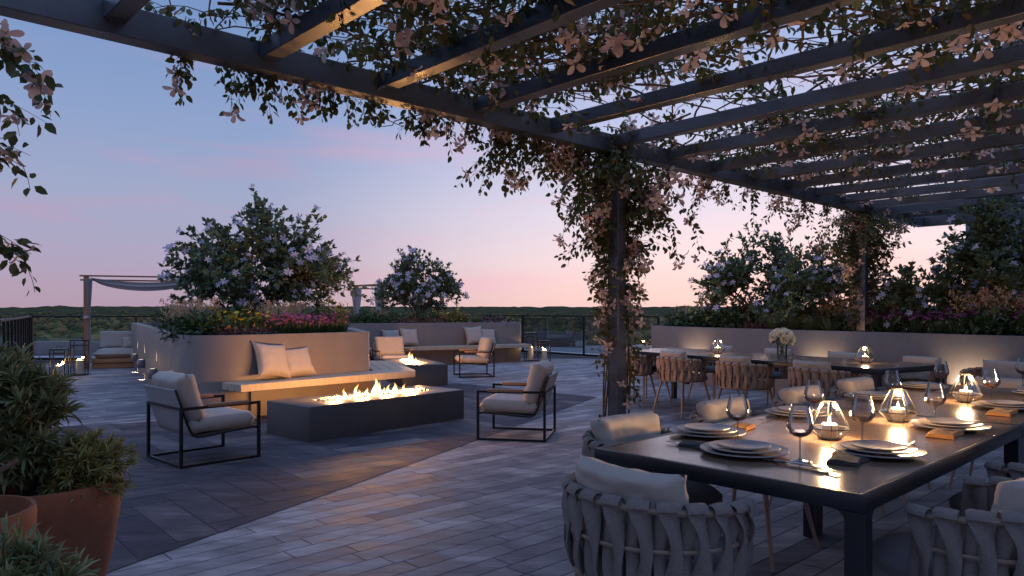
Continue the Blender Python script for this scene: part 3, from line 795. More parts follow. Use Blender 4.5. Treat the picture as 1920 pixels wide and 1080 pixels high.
# ------------------------------------------------------------------ draped daybeds
cur = mat('sheer_curtain', lin(205, 198, 200), .9, var=.04)
_b = cur.node_tree; _tr = N('ShaderNodeBsdfTranslucent', _b); _tr.inputs[0].default_value = (*lin(200, 195, 200), 1); _ms = N('ShaderNodeMixShader', _b); _ms.inputs[0].default_value = .45
L(_b.nodes['Principled BSDF'].outputs[0], _ms.inputs[1], _b); L(_tr.outputs[0], _ms.inputs[2], _b); L(_ms.outputs[0], _b.nodes['Material Output'].inputs[0], _b)
def drape(parent, top, bot, folds, amp, tie=.0, n=48, m=16, name='curtain'):
    """hanging cloth between two xy points, gathered at height tie"""
    (x0, y0, z0), (x1, y1, z1) = top; vs = []; th = .004
    u = Vector((x1 - x0, y1 - y0, 0)); l = u.length; u.normalize(); v = Vector((-u.y, u.x, 0)); c = Vector(((x0 + x1) / 2, (y0 + y1) / 2, 0))
    for j in range(m + 1):
        f = j / m; z = z0 + (bot - z0) * f
        g = 1.
        if tie: g = .22 + .78 * min(1, abs(z - tie) / (.75 if z > tie else .9)) ** .8
        for i in range(n + 1):
            a = -1 + 2 * i / n
            p = c + u * (a * l / 2 * g) + v * (math.sin(a * PI * folds + .6 * math.sin(f * 4)) * amp * (.5 + .5 * g)) + Vector((0, 0, z)); vs.append(p)
    k = (n + 1) * (m + 1); vs += [p + v * th for p in vs]
    fs = []
    for j in range(m):
        for i in range(n):
            a = j * (n + 1) + i; q = (a, a + 1, a + n + 2, a + n + 1); fs += [q, tuple(k + t_ for t_ in q[::-1])]
    mb = MB().add(vs, fs)
    return mb.build(name, cur, parent, ang=80)
def daybed(label, loc, rz, w, d, h, curtains, backs=(0, 1)):
    r = thing('canopy_daybed', label, 'daybed', (*loc, 0), rz)
    for a in (0, 1):
        for b in backs: MB().box((a * w, b * d, h / 2), (.10, .10, h)).build('post', teak, r, bevel=.004)
    for b in (-.028, .028):
        
        for e in backs: MB().box((w / 2, e * d + b * 1.7, h - .03 - b * 1.6), (w + .25, .03, .035)).build('rail', teak, r)
    for a in ((0, w) if 1 in backs else ()): MB().box((a, d / 2, h + .005), (.06, d + .2, .05)).build('rail', teak, r)
    MB().box((w / 2, d / 2, .17), (w - .1, d - .02, .09)).build('platform', teak, r, bevel=.004)
    MB().box((w / 2, d / 2, .06), (w - .2, d - .1, .10)).build('plinth', teak, r)
    c = pillow_mesh('mattress', w - .16, d - .16, .2, .0, 3, .006, 1.); c.v = [(x + w / 2, z + d / 2, .315 + y) for x, y, z in c.v]; c.build('mattress', fab, r, ang=75)
    c = pillow_mesh('bolster', w - .2, .42, .22, .02, 5, .01, .7); M = Matrix.Translation((w / 2, d - .22, .60)) @ Matrix.Rotation(-.2, 4, 'X'); c.v = [tuple(M @ Vector(p)) for p in c.v]; c.build('back_cushion', fab, r, ang=75)
    c = pillow_mesh('pillow', .75, .3, .16, .08, 6, .012); M = Matrix.Translation((w * .42, d - .42, .53)) @ Matrix.Rotation(-.5, 4, 'X'); c.v = [tuple(M @ Vector(p)) for p in c.v]; c.build('pillow', fab, r, ang=75)
    for kind, a in curtains:
        if kind == 'swag':
            vs = []; n, m = 40, 8; sag = .17
            for j in range(m + 1):
                for i in range(n + 1):
                    f = i / n; x = .06 + (w - .12) * f; g = j / m
                    vs.append((x, .0 + .05 * math.sin(g * 9) + (g - .5) * .1, h - .02 - sag * (1 - (2 * f - 1) ** 2) * (.55 + .55 * g) - .10 * g * (1 - (2 * f - 1) ** 8)))
            k = len(vs); vs += [(x, y + .006, z) for x, y, z in vs]; fs = []
            for j in range(m):
                for i in range(n):
                    q0_ = j * (n + 1) + i; q = (q0_, q0_ + 1, q0_ + n + 2, q0_ + n + 1); fs += [q, tuple(k + t_ for t_ in q[::-1])]
            MB().add(vs, fs).build('swag', cur, r, ang=80)
        elif kind == 'tied':
            x, y = a; drape(r, ((x + .03, y - .07, h - .05), (x + .15, y - .07, h - .05)), .15, 4, .02, 1.15)
            MB().lathe([(.06, 0), (.075, .03), (.06, .06)], 14).build('curtain_tie', cur, r).location = (x + .04, y - .03, 1.12)
        else:
            x, y, wd = a; drape(r, ((x, y - wd / 2, h - .08), (x, y + wd / 2, h - .08)), .2, 6, .03, 1.0)
    return r
daybed('wooden canopy daybed with a white swag across its front, left of the main planter', (-9.42, 16.1), .40, 2.3, 1.5, 2.05, [('swag', 0), ('tied', (-.02, -.05))], (0,))
daybed('distant wooden canopy daybed with white tied curtains behind the back planter shrub', (-3.78, 21.2), .7, 2.1, 1.6, 2.05, [('side', (0., .15, .6)), ('side', (-.02, 1.5, .6))])
# ------------------------------------------------------------------ dining tables
top_m = mat('table_top', (.19, .125, .085), .19, var=.2, nscale=2.5, bump=.05, bscale=260, rvar=.06, spec=1.)
tbl_m = mat('table_frame', (.02, .021, .026), .35, .3, var=.2)
def dining_table(label, loc, rz, lng, wid, h=.75):
    """local x along the length, y across to the left (+)"""
    r = thing('dining_table', label, 'table', (*loc, 0), rz)
    t = .055
    mb = MB(); n = 4; e = .022
    O = [(0, 0), (lng, 0), (lng, wid), (0, wid)]; I = [(e, e), (lng - e, e), (lng - e, wid - e), (e, wid - e)]
    vs = [(x, y, h - t) for x, y in O] + [(x, y, h) for x, y in O] + [(x, y, h) for x, y in I] + [(x, y, h - t) for x, y in I]
    mb.add(vs, [(k * 4 + i, k * 4 + (i + 1) % 4, (k * 4 + 4) % 16 + (i + 1) % 4, (k * 4 + 4) % 16 + i) for k in range(4) for i in range(4)])
    mb.build('frame', tbl_m, r, bevel=.004)
    MB().box((lng / 2, wid / 2, h - .012), (lng - 2 * e - .004, wid - 2 * e - .004, .022)).build('top', top_m, r, bevel=.002, seg=1)
    lw = .06
    for a in (0, 1):
        for b in (0, 1):
            x0 = a * (lng - lw); y0 = b * (wid - lw); mb = MB()
            sxn = 1 if a == 0 else -1; syn = 1 if b == 0 else -1
            cx, cy = (0 if a == 0 else lng), (0 if b == 0 else wid)
            mb.box((cx + sxn * lw / 2, cy + syn * lw / 2, (h - t) / 2 - .001), (lw, lw, h - t))
            # rounded brackets under the frame
            rad = .035
            for dx, dy in ((1, 0), (0, 1)):
                poly = []
                for k in range(7):
                    q = k / 6 * PI / 2; poly.append((rad - rad * math.sin(q), -rad + rad * math.cos(q)))
                poly.append((0, 0))
                poly = [(0, 0), (0, -rad)] + [(rad - rad * math.cos(k / 6 * PI / 2), -rad + rad * math.sin(k / 6 * PI / 2)) for k in range(1, 7)]
                vs = []
                for o_ in (.002, lw - .002):
                    for px_, pz in poly:
                        if dx: vs.append((cx + sxn * (lw + px_), cy + syn * o_, h - t + pz))
                        else: vs.append((cx + sxn * o_, cy + syn * (lw + px_), h - t + pz))
                m_ = len(poly); mb.add(vs, [tuple(range(m_)), tuple(range(m_, 2 * m_))[::-1]] + [(i, (i + 1) % m_, m_ + (i + 1) % m_, m_ + i) for i in range(m_)])
            mb.build('leg', tbl_m, r, bevel=.003, seg=1)
    return r
T0 = Vector((.328, 2.908))
def TP(t, s, z=.75): p = T0 + PD * t + PP * s; return Vector((p.x, p.y, z))
TW = 1.04; TL = 1.92
tz = math.atan2(PD.y, PD.x)
# local +y is to the left of the length, so the origin is the right-hand near corner
p = TP(0, TW); dining_table('near dark dining table laid for dinner, its corner leg closest to us', (p.x, p.y), tz, TL, TW)
p = TP(TL + .006, TW); dining_table('farther half of the laid dark dining table, butted to the near one', (p.x, p.y), tz, TL, TW)
NR = Vector((3.43, 6.82)); L2 = 3.95; W2 = 1.1
# second table: length along -U2 from the near right corner
p = NR + V2 * W2; dining_table('long bare dark dining table with white roses in front of the planter wall', (p.x, p.y), math.atan2(-U2.y, -U2.x), L2, W2)
# ------------------------------------------------------------------ woven dining chairs
rope = mat('woven_strap', lin(124, 115, 112), .9, var=.3, nscale=170, bump=.5, bscale=500)
leg_m = mat('chair_leg', lin(138, 120, 106), .5, .2, var=.08)
def chair_parts():
    rt = thing('dining_chair', 'x', 'chair')
    RX, RY = .30, .285
    def ring(a, z, k=1.): return Vector((RX * k * math.sin(a), -RY * k * math.cos(a), z))       # a=0 is the back
    A = math.radians(112)
    ztop = lambda a: .70 - .035 * (abs(a) / A) ** 2
    zbot = .44
    MB().tube([ring(-A + 2 * A * i / 36, ztop(-A + 2 * A * i / 36)) for i in range(37)], .011, 8).build('top_rail', leg_m, rt)
    MB().tube([ring(-A + 2 * A * i / 36, .575, 1.0) for i in range(37)], .007, 6).build('middle_rail', leg_m, rt)
    MB().tube([ring(2 * PI * i / 40, zbot, .93) for i in range(41)], .012, 8).build('seat_ring', leg_m, rt)
    mb = MB(); ns = 14; rr_ = random.Random(5)
    for k in range(ns):
        a = -A + .07 + (2 * A - .14) * k / (ns - 1)
        for lay in (0, 1):
            m = 15; pts = []; ws = []; outs = []
            for i in range(m):
                f = i / (m - 1); sg = 1 if lay == 0 else -1
                da = (.085 if lay == 0 else -.085) * math.sin(f * PI)
                aa = a + da
                z = ztop(aa) + .012 + (zbot - .012 - ztop(aa)) * f
                kk = 1.0 + (-.07 * f) + sg * (.035 * math.sin(PI * min(1, f * 1.0)) + .02 * (1 - f) ** 3 * 0 + .006) + .045 * math.sin(f * PI) * .6
                if f == 0: kk = 1.0
                o = Vector((math.sin(aa), -math.cos(aa), .0))
                o = o + Vector((math.cos(aa), math.sin(aa), 0)) * (.75 * sg * math.sin(f * PI * 2))
                if i < 2: o = o * (1 if lay == 0 else 1) + Vector((0, 0, 1.2 if i == 0 else .3))
                pts.append(ring(aa, z, kk)); outs.append(o)
                ws.append(.068 * (1 - .42 * math.sin(f * PI) ** 2) * rr_.uniform(.97, 1.03) * (.8 if f > .95 else 1))
            mb.ribbon(pts, ws, outs, .013)
        # fold over the rail
        p = ring(a, ztop(a) + .006); o = Vector((math.sin(a), -math.cos(a), 0)); t_ = Vector((math.cos(a), math.sin(a), 0))
        pts = [p + o * (.021 * math.cos(q)) + Vector((0, 0, .021 * math.sin(q))) for q in [PI * i / 8 for i in range(9)]]
        mb.ribbon(pts, [.068] * 9, [(q - p) for q in pts], .012)
    mb.build('woven_back', rope, rt, ang=60)
    # round seat pad
    prof = [(0, .50), (.18, .50), (.245, .492), (.272, .47), (.272, .445), (.25, .43), (0, .43)]
    mb = MB(); mb.lathe(prof[::-1], 36); mb.v = [(x * 1.0, y * .98 + .035 + (.03 if y > 0 else 0) * (y / .27), z) for x, y, z in mb.v]
    mb.build('seat', seat_g, rt, ang=50)
    c = pillow_mesh('back_cushion', .42, .27, .13, .03, 9, .014, .5, 22)
    vs = []
    for x, y, z in c.v:
        yy = y - .168 + .9 * x * x * 1.3; vs.append((x, yy - (z) * .18, z + .665))
    c.v = vs; c.build('back_cushion', fab, rt, ang=75)
    for sx_ in (-1, 1):
        for sy_ in (-1, 1):
            a = Vector((sx_ * .185, sy_ * .175 + .01, .435)); b = Vector((sx_ * .265, sy_ * .26 + .01, 0))
            MB().tube([a, a.lerp(b, .5), b], [.016, .013, .009], 8).build('leg', leg_m, rt)
    return rt
ch0 = chair_parts(); used = []
rope_warm_lit = mat('warm_lit_woven_strap', lin(168, 138, 118), .9, var=.3, nscale=170, bump=.5, bscale=500)  # same strap for the far chairs, warm wall light put into its colour
def place_chair(loc, facing, label, group):
    rz = math.atan2(facing[1], facing[0]) - PI / 2 + random.uniform(-.04, .04)
    if not used: o = ch0; o.location = loc; o.rotation_euler = (0, 0, rz); o['label'] = label; o['group'] = group; used.append(1)
    else: o = dup(ch0, loc, rz, label, group)
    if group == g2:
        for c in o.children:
            if c.name.startswith('woven_back'): c.material_slots[0].link = 'OBJECT'; c.material_slots[0].material = rope_warm_lit
    return o
g1 = 'woven chairs round the laid table'; g2 = 'woven chairs round the table with roses'
place_chair(TP(-.19, .43, 0), PD, 'woven dining chair closest to us with its back turned, at the laid table head', g1)
for t_, s_, nm in ((.55, -.12, 'first on the left of the laid table, below the near vine post'),
                   (1.45, -.12, 'second on the left of the laid table, from our end'),
                   (2.42, -.12, 'third on the left of the laid table, from our end'),
                   (3.32, -.12, 'fourth on the left of the laid table, from our end')):
    place_chair(TP(t_, s_, 0), PP, 'woven dining chair, ' + nm, g1)
for t_, nm in ((.5, 'right of the laid table in the bottom right corner'), (1.42, 'right of the laid table, second from us at the frame edge')):
    place_chair(TP(t_, 1.21, 0), -PP, 'woven dining chair, ' + nm, g1)
place_chair(TP(3.98, .5, 0), -PD, 'woven dining chair at the far head of the laid table by the right uplight', g1)
cs = Vector((2.62, 8.2))
for k, nm in ((2.0, 'half hidden by the near vine post'), (1.0, 'first clear one right of the near vine post'),
              (.0, 'in front of the rose vase'), (-1.0, 'at the right end of the rose table')):
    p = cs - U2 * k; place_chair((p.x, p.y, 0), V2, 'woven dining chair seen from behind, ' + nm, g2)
for k, nm in ((2.0, 'leftmost of its row'), (1.0, 'just right of the lantern'), (.05, 'behind the vase of roses'), (-.9, 'left of the far post'), (-1.75, 'right of the far post')):
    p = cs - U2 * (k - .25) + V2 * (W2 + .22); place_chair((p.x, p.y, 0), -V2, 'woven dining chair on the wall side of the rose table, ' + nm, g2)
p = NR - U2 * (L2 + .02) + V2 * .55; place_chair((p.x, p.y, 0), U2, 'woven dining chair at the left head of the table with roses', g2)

# ------------------------------------------------------------------ table settings
china = mat('stoneware', lin(164, 152, 144), .32, var=.10, nscale=14, bump=.05, bscale=120)
china_d = mat('speckled_stoneware', lin(140, 133, 135), .34, var=.22, nscale=40)
silver = mat('cutlery_steel', (.35, .33, .32), .22, 1.0, var=.05)
linen_d = mat('dark_napkin', lin(62, 60, 66), .95, var=.15, nscale=30, bump=.5, bscale=300)
linen_o = mat('ochre_napkin', lin(168, 118, 70), .95, var=.12, nscale=30, bump=.5, bscale=300)
def plate_mesh(name, r, lip, th=.007, n=48):
    return MB().lathe([(0, 0), (r * .55, 0), (r * .62, .002), (r * .96, lip), (r, lip + .003), (r * .99, lip + .007), (r * .95, lip + .005), (r * .66, .010), (r * .58, th), (0, th)], n).mesh(name, ang=60)
charger = plate_mesh('charger_plate', .165, .014); charger.materials.append(china_d)
dinner = plate_mesh('dinner_plate', .133, .012); dinner.materials.append(china)
salad = plate_mesh('salad_plate', .098, .008); salad.materials.append(china_d)
def setting(t, s, nm):
    p = TP(t, s, .7505)
    for me, z, k, lab in ((charger, 0, 'charger_plate', 'widest bottom plate of the stack '), (dinner, .0115, 'dinner_plate', 'middle plate of the stack '), (salad, .0225, 'salad_plate', 'small top plate of the stack ')):
        o = obj(k, me, None, None, (p.x, p.y, p.z + z), random.uniform(0, 6)); tag(o, lab + nm, 'plate', 'stacked plates on the laid table')
setting(.33, .47, 'at the near head of the laid table')
setting(.60, .145, 'by the first left chair of the laid table')
setting(1.47, .15, 'by the second left chair of the laid table')
setting(2.50, .15, 'by the third left chair of the laid table')
setting(3.40, .15, 'by the fourth left chair of the laid table')
setting(.69, .83, 'on the right side nearest the table corner')
setting(1.57, .83, 'on the right side, second from the table corner')
setting(2.58, .83, 'on the right side, third from the table corner')
setting(3.5, .83, 'on the right side farthest from us')
def cutlery(kind, loc, rz, label):
    r = thing(kind, label, kind, (loc.x, loc.y, .7535), rz, 'cutlery on the laid table'); mb = MB()
    if kind == 'fork':
        mb.tube([(0, -.10, .001), (0, -.02, .003), (0, .03, .004)], [.0045, .003, .003], 6); mb.box((0, .045, .004), (.022, .03, .002))
        for k in (-1, 0, 1): mb.box((k * .009, .08, .005), (.003, .042, .002))
        mb.build('fork', silver, r)
    elif kind == 'knife':
        mb.box((0, -.06, .003), (.011, .09, .005)); o = mb.build('handle', silver, r, bevel=.0015)
        MB().box((0, .045, .003), (.016, .118, .0018)).build('blade', silver, r)
    else:
        mb.tube([(0, -.10, .001), (0, .0, .004), (0, .05, .003)], [.0045, .003, .003], 6); mb.build('handle', silver, r)
        b = MB().lathe([(0, 0), (.012, .002), (.018, .007), (.017, .0075), (.011, .0035), (0, .0015)], 16); b.v = [(x, y * 1.5 + .075, z) for x, y, z in b.v]; b.build('bowl', silver, r)
    return r
cutlery('fork', TP(.30, .235), tz - .05, 'outer fork at the left near edge of the laid table beside the dark napkin')
cutlery('fork', TP(.335, .262), tz + .04, 'inner fork at the left near edge of the laid table beside the dark napkin')
cutlery('knife', TP(.27, .685), tz, 'dinner knife right of the plates at the near head of the laid table')
cutlery('spoon', TP(.26, .725), tz + .03, 'spoon right of the plates at the near head of the laid table')
cutlery('knife', TP(.24, .76), tz - .04, 'slim outer knife nearest the table corner at the near head')
cutlery('fork', TP(1.22, .12), tz + PI / 2, 'fork beside the plates of the second left chair')
cutlery('knife', TP(1.75, .14), tz + PI / 2, 'knife beside the plates of the second left chair')
cutlery('fork', TP(.93, .86), tz + PI / 2 + .1, 'fork just past the plates nearest the right table corner')
def napkin(loc, rz, m, label, w=.11, l=.24, z=.7512):
    r = thing('napkin', label, 'napkin', (loc.x, loc.y, z), rz, 'folded napkins on the laid table'); vs = []; fs = []
    n, q = 16, 24; mb = MB(); rr_ = random.Random(len(label))
    for layer in range(2):
        vs = []; fs = []; z0 = layer * .007; sh = layer * .006
        for k in (0, 1):
            for j in range(q + 1):
                for i in range(n + 1):
                    x = (-.5 + i / n) * (w - sh); y = (-.5 + j / q) * (l - sh * 2)
                    x += .006 * math.sin(y * 30 + layer); 
                    wv = .003 * mnoise.noise(Vector((x * 30, y * 18, layer * 3 + len(label)))) + .002 * math.sin(x * 70 + y * 9)
                    e = min(i, n - i) / n * 2; vs.append((x, y, z0 + (.0065 * min(1, e * 6 + .35) + wv + .002 if k else .0003)))
        m_ = (n + 1) * (q + 1)
        for j in range(q):
            for i in range(n):
                a = j * (n + 1) + i; f_ = (a, a + 1, a + n + 2, a + n + 1); fs += [f_[::-1], tuple(m_ + t_ for t_ in f_)]
        b_ = [i for i in range(n + 1)] + [j * (n + 1) + n for j in range(1, q + 1)] + [q * (n + 1) + i for i in range(n - 1, -1, -1)] + [j * (n + 1) for j in range(q - 1, 0, -1)]
        for i in range(len(b_)): a, b = b_[i], b_[(i + 1) % len(b_)]; fs.append((a, b, m_ + b, m_ + a))
        mb.add(vs, fs)
    mb.build('cloth', m, r, ang=70); return r
napkin(TP(.325, .305), tz + .1, linen_d, 'dark crumpled napkin left of the plates at the near head of the laid table', .09, .2)
napkin(TP(.5, .80), tz + PI / 2 + .12, linen_d, 'dark folded napkin in front of the plates nearest the right table corner')
napkin(TP(1.36, .87), tz + PI / 2 + .08, linen_o, 'ochre folded napkin in front of the second plates on the right side')
napkin(TP(2.32, .87), tz + PI / 2 + .05, linen_o, 'ochre folded napkin in front of the third plates on the right side')
napkin(TP(.86, .17), tz + PI / 2 + .3, linen_o, 'ochre napkin tucked beyond the plates of the first left chair', .08, .16)
napkin(TP(3.22, .87), tz + PI / 2, linen_o, 'ochre napkin at the farthest right setting')

wglass = thin_glass('wine_glass', (.995, .99, .99), .01, .8)
wine_m = bpy.data.materials.new('red_wine'); wine_m.use_nodes = True; _q = wine_m.node_tree.nodes['Principled BSDF']
_q.inputs['Base Color'].default_value = (.16, .05, .05, 1); _q.inputs['Roughness'].default_value = .05
bowl = MB().lathe([(.004, .088), (.02, .0925), (.036, .103), (.0465, .122), (.0475, .130), (.043, .152), (.0355, .182), (.0305, .207), (.0297, .207), (.0347, .182), (.0422, .152), (.0465, .130), (.0455, .1225), (.035, .1042), (.019, .094), (0, .0905)], 36).mesh('bowl', ang=60); bowl.materials.append(wglass)
stem = MB().lathe([(0, 0), (.038, 0), (.039, .0015), (.03, .0035), (.008, .007), (.0036, .016), (.003, .05), (.0034, .08), (.006, .0885), (0, .0895)], 28).mesh('stem', ang=60); stem.materials.append(thin_glass('stem_glass', (.7, .7, .7), .01, 3.))
wine = MB().lathe([(0, .0915), (.0185, .0945), (.0345, .1047), (.0395, .112), (0, .112)], 32).mesh('wine', ang=60); wine.materials.append(wine_m)
def wine_glass(x, y, label):
    r = thing('wine_glass', label, 'wine glass', (x, y, .7503), random.uniform(0, 6), 'wine glasses on the laid table')
    obj('bowl', bowl, None, r); obj('stem', stem, None, r); obj('wine', wine, None, r)
for x, y, nm in ((.937, 3.02, 'beyond the head plates, nearest the left table edge'), (1.045, 2.64, 'closest to us, standing right of the head plates'),
                 (1.43, 2.97, 'behind the nearest right plates, right of the near lantern'), (1.49, 3.59, 'behind the near lantern, beside the second left plates'),
                 (2.18, 4.17, 'left of the middle lantern near the third left plates'), (2.03, 3.49, 'behind the second right plates, between two table lanterns'),
                 (2.91, 4.93, 'behind the far lantern near the far left plates'), (2.84, 4.31, 'right of the far table lantern'), (3.68, 5.24, 'at the far right edge of the laid table')):
    wine_glass(x, y, 'tapered wine glass with red wine, ' + nm)
# faceted candle lanterns
lead = mat('lantern_edge', (.02, .02, .022), .5, .3, var=.1)
def table_lantern(x, y, z, label, rz, s=1., p=2.):
    r = thing('table_lantern', label, 'lantern', (x, y, z), rz, 'faceted candle lanterns'); n = 6
    R = [(.045, .003), (.088, .048), (.034, .158)]; pts = [[Vector((a * math.cos(2 * PI * k / n), a * math.sin(2 * PI * k / n), b)) * s for k in range(n)] for a, b in R]
    mb = MB()
    for i in range(3):
        for k in range(n):
            mb.tube([pts[i][k], pts[i][(k + 1) % n]], .0022 * s, 6)
            if i < 2: mb.tube([pts[i][k], pts[i + 1][k]], .0022 * s, 6)
    mb.build('frame', lead, r)
    for i in range(2):
        for k in range(n):
            a, b, c, d = pts[i][k], pts[i][(k + 1) % n], pts[i + 1][(k + 1) % n], pts[i + 1][k]; cen = (a + b + c + d) / 4
            q = [cen + (v - cen) * .975 for v in (a, b, c, d)]; nn = (q[1] - q[0]).cross(q[3] - q[0]).normalized() * .0012
            MB().add([v + nn for v in q] + [v - nn for v in q], [(0, 1, 2, 3), (7, 6, 5, 4), (0, 4, 5, 1), (1, 5, 6, 2), (2, 6, 7, 3), (3, 7, 4, 0)]).build('glass_pane', lamp_glass, r, smooth=False)
    MB().lathe([(0, 0), (.04 * s, 0), (.04 * s, .003), (0, .003)], 6).build('base', lead, r)
    candle('candle', r, (0, 0, .004), .031 * s, .062 * s, p)
table_lantern(1.357, 3.11, .7505, 'faceted glass candle lantern nearest to us on the laid table', .2, 1, 24)
table_lantern(1.91, 3.6, .7505, 'faceted glass candle lantern in the middle of the laid table, at the table joint', .5, 1, 24)
table_lantern(2.72, 4.36, .7505, 'faceted glass candle lantern farthest along the laid table', .1, 1.05, 24)
p = NR - U2 * 2.55 + V2 * .55; table_lantern(p.x, p.y, .7505, 'faceted glass candle lantern at the left part of the table with roses', .3, 1.15, 5)
p = NR - U2 * .55 + V2 * .62; table_lantern(p.x, p.y, .7505, 'faceted glass candle lantern at the right end of the table with roses', .7, 1.1, 5)
# white roses in a glass vase
p = NR - U2 * 1.55 + V2 * .55
vz = thing('glass_vase', 'clear glass vase of water standing on the long bare table', 'vase', (p.x, p.y, .7505))
MB().lathe([(0, 0), (.052, 0), (.055, .004), (.06, .14), (.062, .16), (.058, .16), (.056, .14), (.05, .012), (0, .01)], 28).build('glass', thin_glass('vase_glass', (.9, .92, .92), .01, 1.5), vz)
MB().lathe([(0, .0105), (.049, .013), (.053, .09), (0, .09)], 24).build('water', thin_glass('water', (.75, .72, .66), .01, .6), vz)
bq = thing('rose_bouquet', 'round bouquet of white roses with grey green leaves in the glass vase', 'bouquet', (p.x, p.y, .7505))
rose_m = island_mat('rose_petal', [lin(232, 226, 200), lin(244, 240, 222), lin(238, 232, 212)], .7, .25)
mb = MB(); rr_ = random.Random(2)
for k in range(9):
    a = rr_.uniform(0, 6.28); b = rr_.uniform(.0, .1); mb.tube([(.03 * math.cos(a + 2), .03 * math.sin(a + 2), .02), (.02 * math.cos(a), .02 * math.sin(a), .14), (b * math.cos(a), b * math.sin(a), .25)], .003, 5)
mb.build('stem', mat('stem_green', (.04, .06, .02), .6), bq)
def rose_mesh():
    mb = MB(); r = random.Random(8)
    for ring_, n in ((.0, 3), (.35, 4), (.7, 5), (1., 6)):
        for k in range(n):
            a = 2 * PI * k / n + ring_ * 3; R0 = .012 + .024 * ring_; h = .045 - .012 * ring_; w = 1.35 / (n ** .5)
            vs = []
            for i in range(4):
                for j in range(5):
                    u = -1 + j / 2; f = i / 3; rr2 = R0 * (.45 + .7 * f ** .7) + .008 * ring_ * f ** 3; aa = a + u * w * (1 - .25 * f * f)
                    vs.append((rr2 * math.cos(aa), rr2 * math.sin(aa), h * (f ** 1.2) * (1 - .12 * u * u * f)))
            mb.add(vs, [(i * 5 + j, i * 5 + j + 1, i * 5 + j + 6, i * 5 + j + 5) for i in range(3) for j in range(4)])
    me = bpy.data.meshes.new('rose'); me.from_pydata(mb.v, [], mb.f); me.polygons.foreach_set('use_smooth', [True] * len(me.polygons)); me.materials.append(rose_m); return me
rm = rose_mesh()
for k in range(19):
    f = (k + .5) / 19; a = k * 2.4; el = math.acos(1 - f * 1.25); d = Vector((math.sin(el) * math.cos(a), math.sin(el) * math.sin(a), math.cos(el)))
    o = obj('rose', rm, None, bq, Vector((0, 0, .225)) + Vector((d.x * .105, d.y * .105, d.z * .085))); o.rotation_mode = 'QUATERNION'; o.rotation_quaternion = d.to_track_quat('Z', 'Y'); o.scale = (rr_.uniform(.85, 1.15),) * 3
n = 90; dd = unit(RNG.normal(size=(n, 3))); dd[:, 2] = np.abs(dd[:, 2]) - .35
obj('leaf', inst('leaf', *LEAF4, dd * np.array([.1, .1, .085]) * RNG.uniform(.7, 1.05, (n, 1)) + np.array([0, 0, .215]), frames(unit(dd + RNG.normal(size=(n, 3)) * .4), dd + np.array([0, 0, .6])), RNG.uniform(.045, .085, n)), island_mat('bouquet_leaf', [lin(84, 100, 84), lin(112, 126, 110), lin(66, 84, 62)], .6, .2), bq)
# ------------------------------------------------------------------ vegetation
bark = mat('bark', lin(92, 74, 60), .85, var=.3, nscale=20, bump=.6, bscale=60)
vine_bark = mat('vine_bark', lin(96, 72, 52), .9, var=.3, nscale=30, bump=.5, bscale=80)
shrub_leaf = island_mat('shrub_leaf', [(.09, .14, .08), (.15, .2, .095), (.11, .165, .095), (.19, .215, .10), (.095, .15, .11)], .42, .2)
vine_leaf = island_mat('vine_leaf', [(.05, .075, .025), (.09, .12, .035), (.065, .085, .028), (.14, .115, .035), (.055, .09, .035), (.13, .085, .035)], .5, .3)
ole_leaf = island_mat('oleander_leaf', [(.13, .155, .075), (.21, .235, .095), (.15, .175, .085), (.27, .265, .11), (.13, .15, .10)], .5, .15)
petal_w = island_mat('white_petal', [lin(216, 208, 224), lin(200, 192, 222), lin(228, 216, 222), lin(190, 186, 224)], .6, .35)
petal_p = island_mat('clematis_petal', [lin(236, 204, 188), lin(218, 182, 172), lin(242, 214, 200), lin(206, 170, 164)], .6, .35)
def with_mat(me, m): me.materials.append(m); return me
MAG = [with_mat(blossom_mesh('flower', 6, .42, .21), petal_w) for _ in range(3)]
CLE = [with_mat(blossom_mesh('flower', 4, .36, .27), petal_p) for _ in range(4)]

